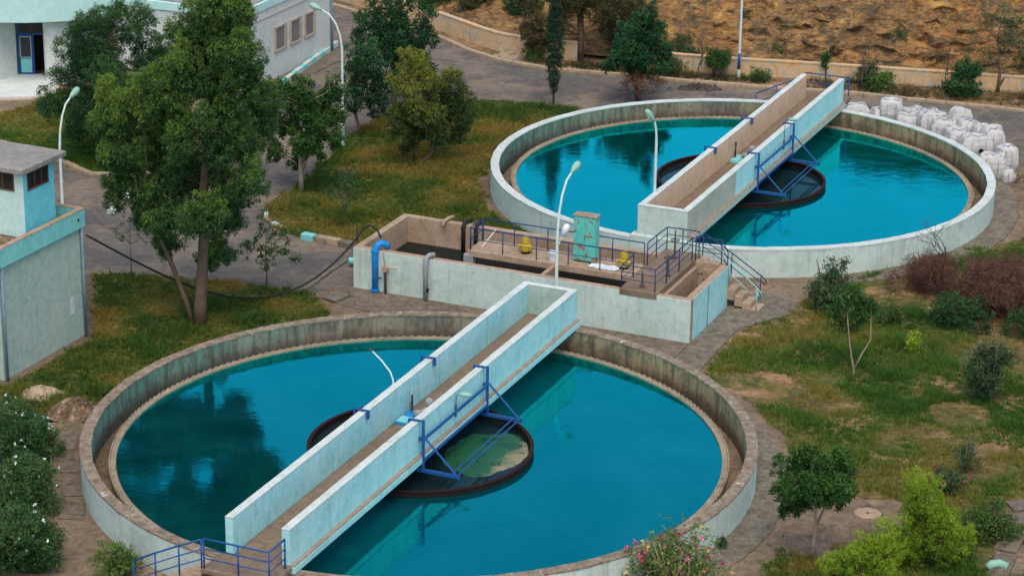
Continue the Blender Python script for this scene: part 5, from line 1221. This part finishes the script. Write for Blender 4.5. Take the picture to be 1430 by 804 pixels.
# ------------------------------------------------------------------ odds and ends
def rocks(name, label, cat, x, y, w, d, h, k, mat, seed, smin=.04, smax=.12, kind=None):
    rr = random.Random(seed); mb = MB(); nn = 22
    for i in range(nn):
        for j in range(nn):
            u, v_ = i / (nn - 1) * 2 - 1, j / (nn - 1) * 2 - 1; q = max(0, 1 - (u * u + v_ * v_))
            mb.v.append((u * w / 2, v_ * d / 2, h * q ** 1.1 * (1 + .3 * mn.noise(Vector((u * 2, v_ * 2, seed)))) + .05 * mn.noise(Vector((u * 7, v_ * 7, seed))) * min(1, q * 4) - .01))
    for i in range(nn - 1):
        for j in range(nn - 1): a = i * nn + j; mb.f.append((a, a + nn, a + nn + 1, a + 1)); mb.m.append(0)
    for _ in range(k):
        u, v_ = rr.gauss(0, .4), rr.gauss(0, .4); q = max(0, 1 - (u * u + v_ * v_)); s = rr.uniform(smin, smax)
        c = Vector((u * w / 2, v_ * d / 2, h * q ** 1.1)); b = len(mb.v)
        for e in ((1, 0, 0), (-1, 0, 0), (0, 1, 0), (0, -1, 0), (0, 0, 1), (0, 0, -1)): mb.v.append(tuple(c + Vector(e) * s * rr.uniform(.6, 1.2) + Vector((rr.gauss(0, .2), rr.gauss(0, .2), 0)) * s))
        for f in ((0, 2, 4), (2, 1, 4), (1, 3, 4), (3, 0, 4), (2, 0, 5), (1, 2, 5), (3, 1, 5), (0, 3, 5)): mb.f.append(tuple(b + i for i in f)); mb.m.append(0)
    o = mb.build(name, mat, loc=(x, y, .01)); return tag(o, label, cat, None, kind)
rocks('gravel_heap', 'heap of gravel and earth by the nearer tank rim', 'heap', -14.95, 78.3, 1.9, 1.6, .55, 160, M['heap'], 1, .02, .06)
rocks('earth_mound', 'mound of bare earth behind the farthest oleander', 'mound', -16.4, 79.9, 1.6, 1.3, .3, 10, M['stone'], 2)
rocks('branch_pile', 'dark pile of rubbish on road behind the farther tank', 'rubbish pile', 9.3, 120.9, 2.4, .7, .22, 70, M['iron'], 3, .04, .16)
rocks('rubble', 'pale broken stones below end of the curved wall', 'rubble', -.4, 126.6, 1.8, 1.0, .25, 50, M['stone'], 4)
rocks('dark_stone', 'dark lump of stone beyond the kerb at top right', 'stone', 25.5, 120.0, .5, .4, .3, 6, M['iron'], 5)
rocks('kerb_rubble', 'heap of brown earth beside the narrow upright bag', 'mound', 23.1, 106.5, 1.6, .9, .25, 40, M['heap'], 6)
pit = MB().prism(jag([(-16.9, 79.3), (-16.0, 79.6), (-15.9, 78.9), (-16.7, 78.6)], .2, .06), .012, .02)
tag(pit.build('hole', M['slime']), kind='structure')
t = thing('manhole', 'round pale manhole cover on the bare ground at right', 'manhole cover', (11.36, 71.2, .016))
smooth_by_angle(MB().lathe([(.44, 0), (.44, .025), (.42, .03)], 9).build('cover', M['conc'], t)); MB().lathe([(.05, .03), (.05, .045)], 8).build('lifting_eye', M['iron'], t)
SLB = 'concrete slabs of the track at lower right'
for i, (x, y, w, d, a, lab) in enumerate([(16.35, 71.9, .8, .7, .2, 'farthest concrete slab at right picture edge'), (16.15, 70.85, .85, .95, .15, 'concrete slab between two gaps at right picture edge'), (15.55, 69.35, .7, 1.6, -.42, 'long concrete slab beside the spreading bush'), (14.95, 67.6, .65, 1.7, -.35, 'concrete slab with green pipe at bottom right')]):
    o = rough_box(-w / 2, w / 2, -d / 2, d / 2, .0, .09, .012, .25, i).build('concrete_slab', M['pave'], bevel=.02, loc=(x, y, .012), rz=a); tag(o, lab, 'slab', SLB)
t = thing('green_pipe', 'pale turquoise pipe end on the slab at bottom right', 'pipe', (14.75, 67.45, .1), .3)
MB().tube([(-.3, 0, .0), (-.15, 0, .1), (.1, 0, .1), (.3, -.1, .0)], .13, 12).build('pipe', M['lamphead'], t, smooth=True)
o = rough_box(-.35, .35, -.45, .45, 0, .1, .01, .25, 3).build('paving_slab', M['walk'], bevel=.02, loc=(-6.8, 89.95, .03), rz=-.6); tag(o, 'loose concrete slab at the lawn corner by the basin', 'slab')
t = thing('blue_valve', 'small blue valve end by left side of the basin', 'valve', (-6.25, 93.6, .0))
MB().tube([(0, 0, .25), (-.3, .02, .25)], .14, 12).build('body', M['turq'], t); bx(-.06, .06, -.05, .05, 0, .13).build('foot', M['iron'], t)
bits = random.Random(9)
for i in range(6):
    pass
t = thing('white_plank', 'thin white pole leaning on the basin platform railing', 'pole', gw(15.9, -4.9, 1.78), ROT)
MB().tube([(0, 0, .02), (.35, .55, .62)], .02, 6).build('pole', M['whiteplastic'], t)
# litter: stones scattered on dirt
def pebbles(name, poly, n, smin, smax, mat, seed):
    rng = np.random.default_rng(seed); xs = [p[0] for p in poly]; ys = [p[1] for p in poly]
    x = rng.uniform(min(xs), max(xs), n * 3); y = rng.uniform(min(ys), max(ys), n * 3); k = inpoly(x, y, poly)
    for c in (CA, CB): k &= np.hypot(x - c.x, y - c.y) > 11.1
    x, y = x[k][:n], y[k][:n]; m = len(x); s = rng.uniform(smin, smax, (m, 1)) ** 1
    O_ = np.array([(1, 0, 0), (-1, 0, 0), (0, 1, 0), (0, -1, 0), (0, 0, .8), (0, 0, -.3)], float)
    V = (np.stack([x, y, np.full(m, .015)], 1)[:, None] + O_[None] * s[:, None] * rng.uniform(.6, 1.3, (m, 6, 1))).reshape(-1, 3)
    f = np.array([(0, 2, 4), (2, 1, 4), (1, 3, 4), (3, 0, 4), (2, 0, 5), (1, 2, 5), (3, 1, 5), (0, 3, 5)])
    F = (np.arange(m)[:, None, None] * 6 + f[None]).reshape(-1, 3)
    return tag(mesh_np(name, V, F, mat), kind='stuff')
pebbles('gravel', G4, 700, .015, .05, M['stone'], 1)
pebbles('gravel', road, 900, .015, .05, M['stone'], 2)
pebbles('gravel', KERB[5:] + [(26, 122), (10, 124), (0, 127)], 500, .02, .08, M['stone'], 3)

# ------------------------------------------------------------------ light, sky, camera
SUN_EL, SUN_AZ = rad(62), rad(176)          # azimuth from +Y towards +X
w = bpy.data.worlds.new('World'); sc.world = w; w.use_nodes = True
nt = w.node_tree; bg = nt.nodes['Background']
sky = nt.nodes.new('ShaderNodeTexSky'); sky.sky_type = 'NISHITA'; sky.sun_disc = False
sky.sun_elevation = SUN_EL; sky.sun_rotation = SUN_AZ; sky.air_density = 1.0; sky.dust_density = 3.5; sky.ozone_density = 1.0
nt.links.new(sky.outputs[0], bg.inputs[0]); bg.inputs[1].default_value = .15
sd = bpy.data.lights.new('sun', 'SUN'); sd.energy = .8; sd.angle = rad(40); sd.color = (1.0, .83, .62)
so = bpy.data.objects.new('sun', sd); link(so)
S = Vector((math.sin(SUN_AZ) * math.cos(SUN_EL), math.cos(SUN_AZ) * math.cos(SUN_EL), math.sin(SUN_EL)))
so.rotation_euler = S.to_track_quat('Z', 'Y').to_euler(); so.location = (-60, 40, 60)

F_, PITCH, ROLL = 3461.39, .351303, .0154358
cd = bpy.data.cameras.new('camera'); cd.sensor_width = 36; cd.sensor_fit = 'HORIZONTAL'; cd.lens = F_ / 1430 * 36
cd.clip_start = .5; cd.clip_end = 4000; cd.shift_y = -2 / 1430
co = bpy.data.objects.new('camera', cd); link(co)
fw = Vector((0, math.cos(PITCH), -math.sin(PITCH))); up0 = Vector((0, math.sin(PITCH), math.cos(PITCH))); rt0 = Vector((1, 0, 0))
rt = rt0 * math.cos(ROLL) + up0 * math.sin(ROLL); up = up0 * math.cos(ROLL) - rt0 * math.sin(ROLL)
co.matrix_world = Matrix(((rt.x, up.x, -fw.x, 0), (rt.y, up.y, -fw.y, 0), (rt.z, up.z, -fw.z, 33.574), (0, 0, 0, 1)))
sc.camera = co
sc.view_settings.view_transform = 'Standard'; sc.view_settings.look = 'None'
sc.view_settings.exposure = 0.5; sc.view_settings.gamma = 1.0; sc.view_settings.use_curve_mapping = False
sc.render.engine = 'CYCLES'
try:
    sc.cycles.use_denoising = True; sc.cycles.denoiser = 'OPENIMAGEDENOISE'
    sc.cycles.max_bounces = 6; sc.cycles.diffuse_bounces = 3; sc.cycles.glossy_bounces = 3; sc.cycles.transmission_bounces = 3
except Exception: pass
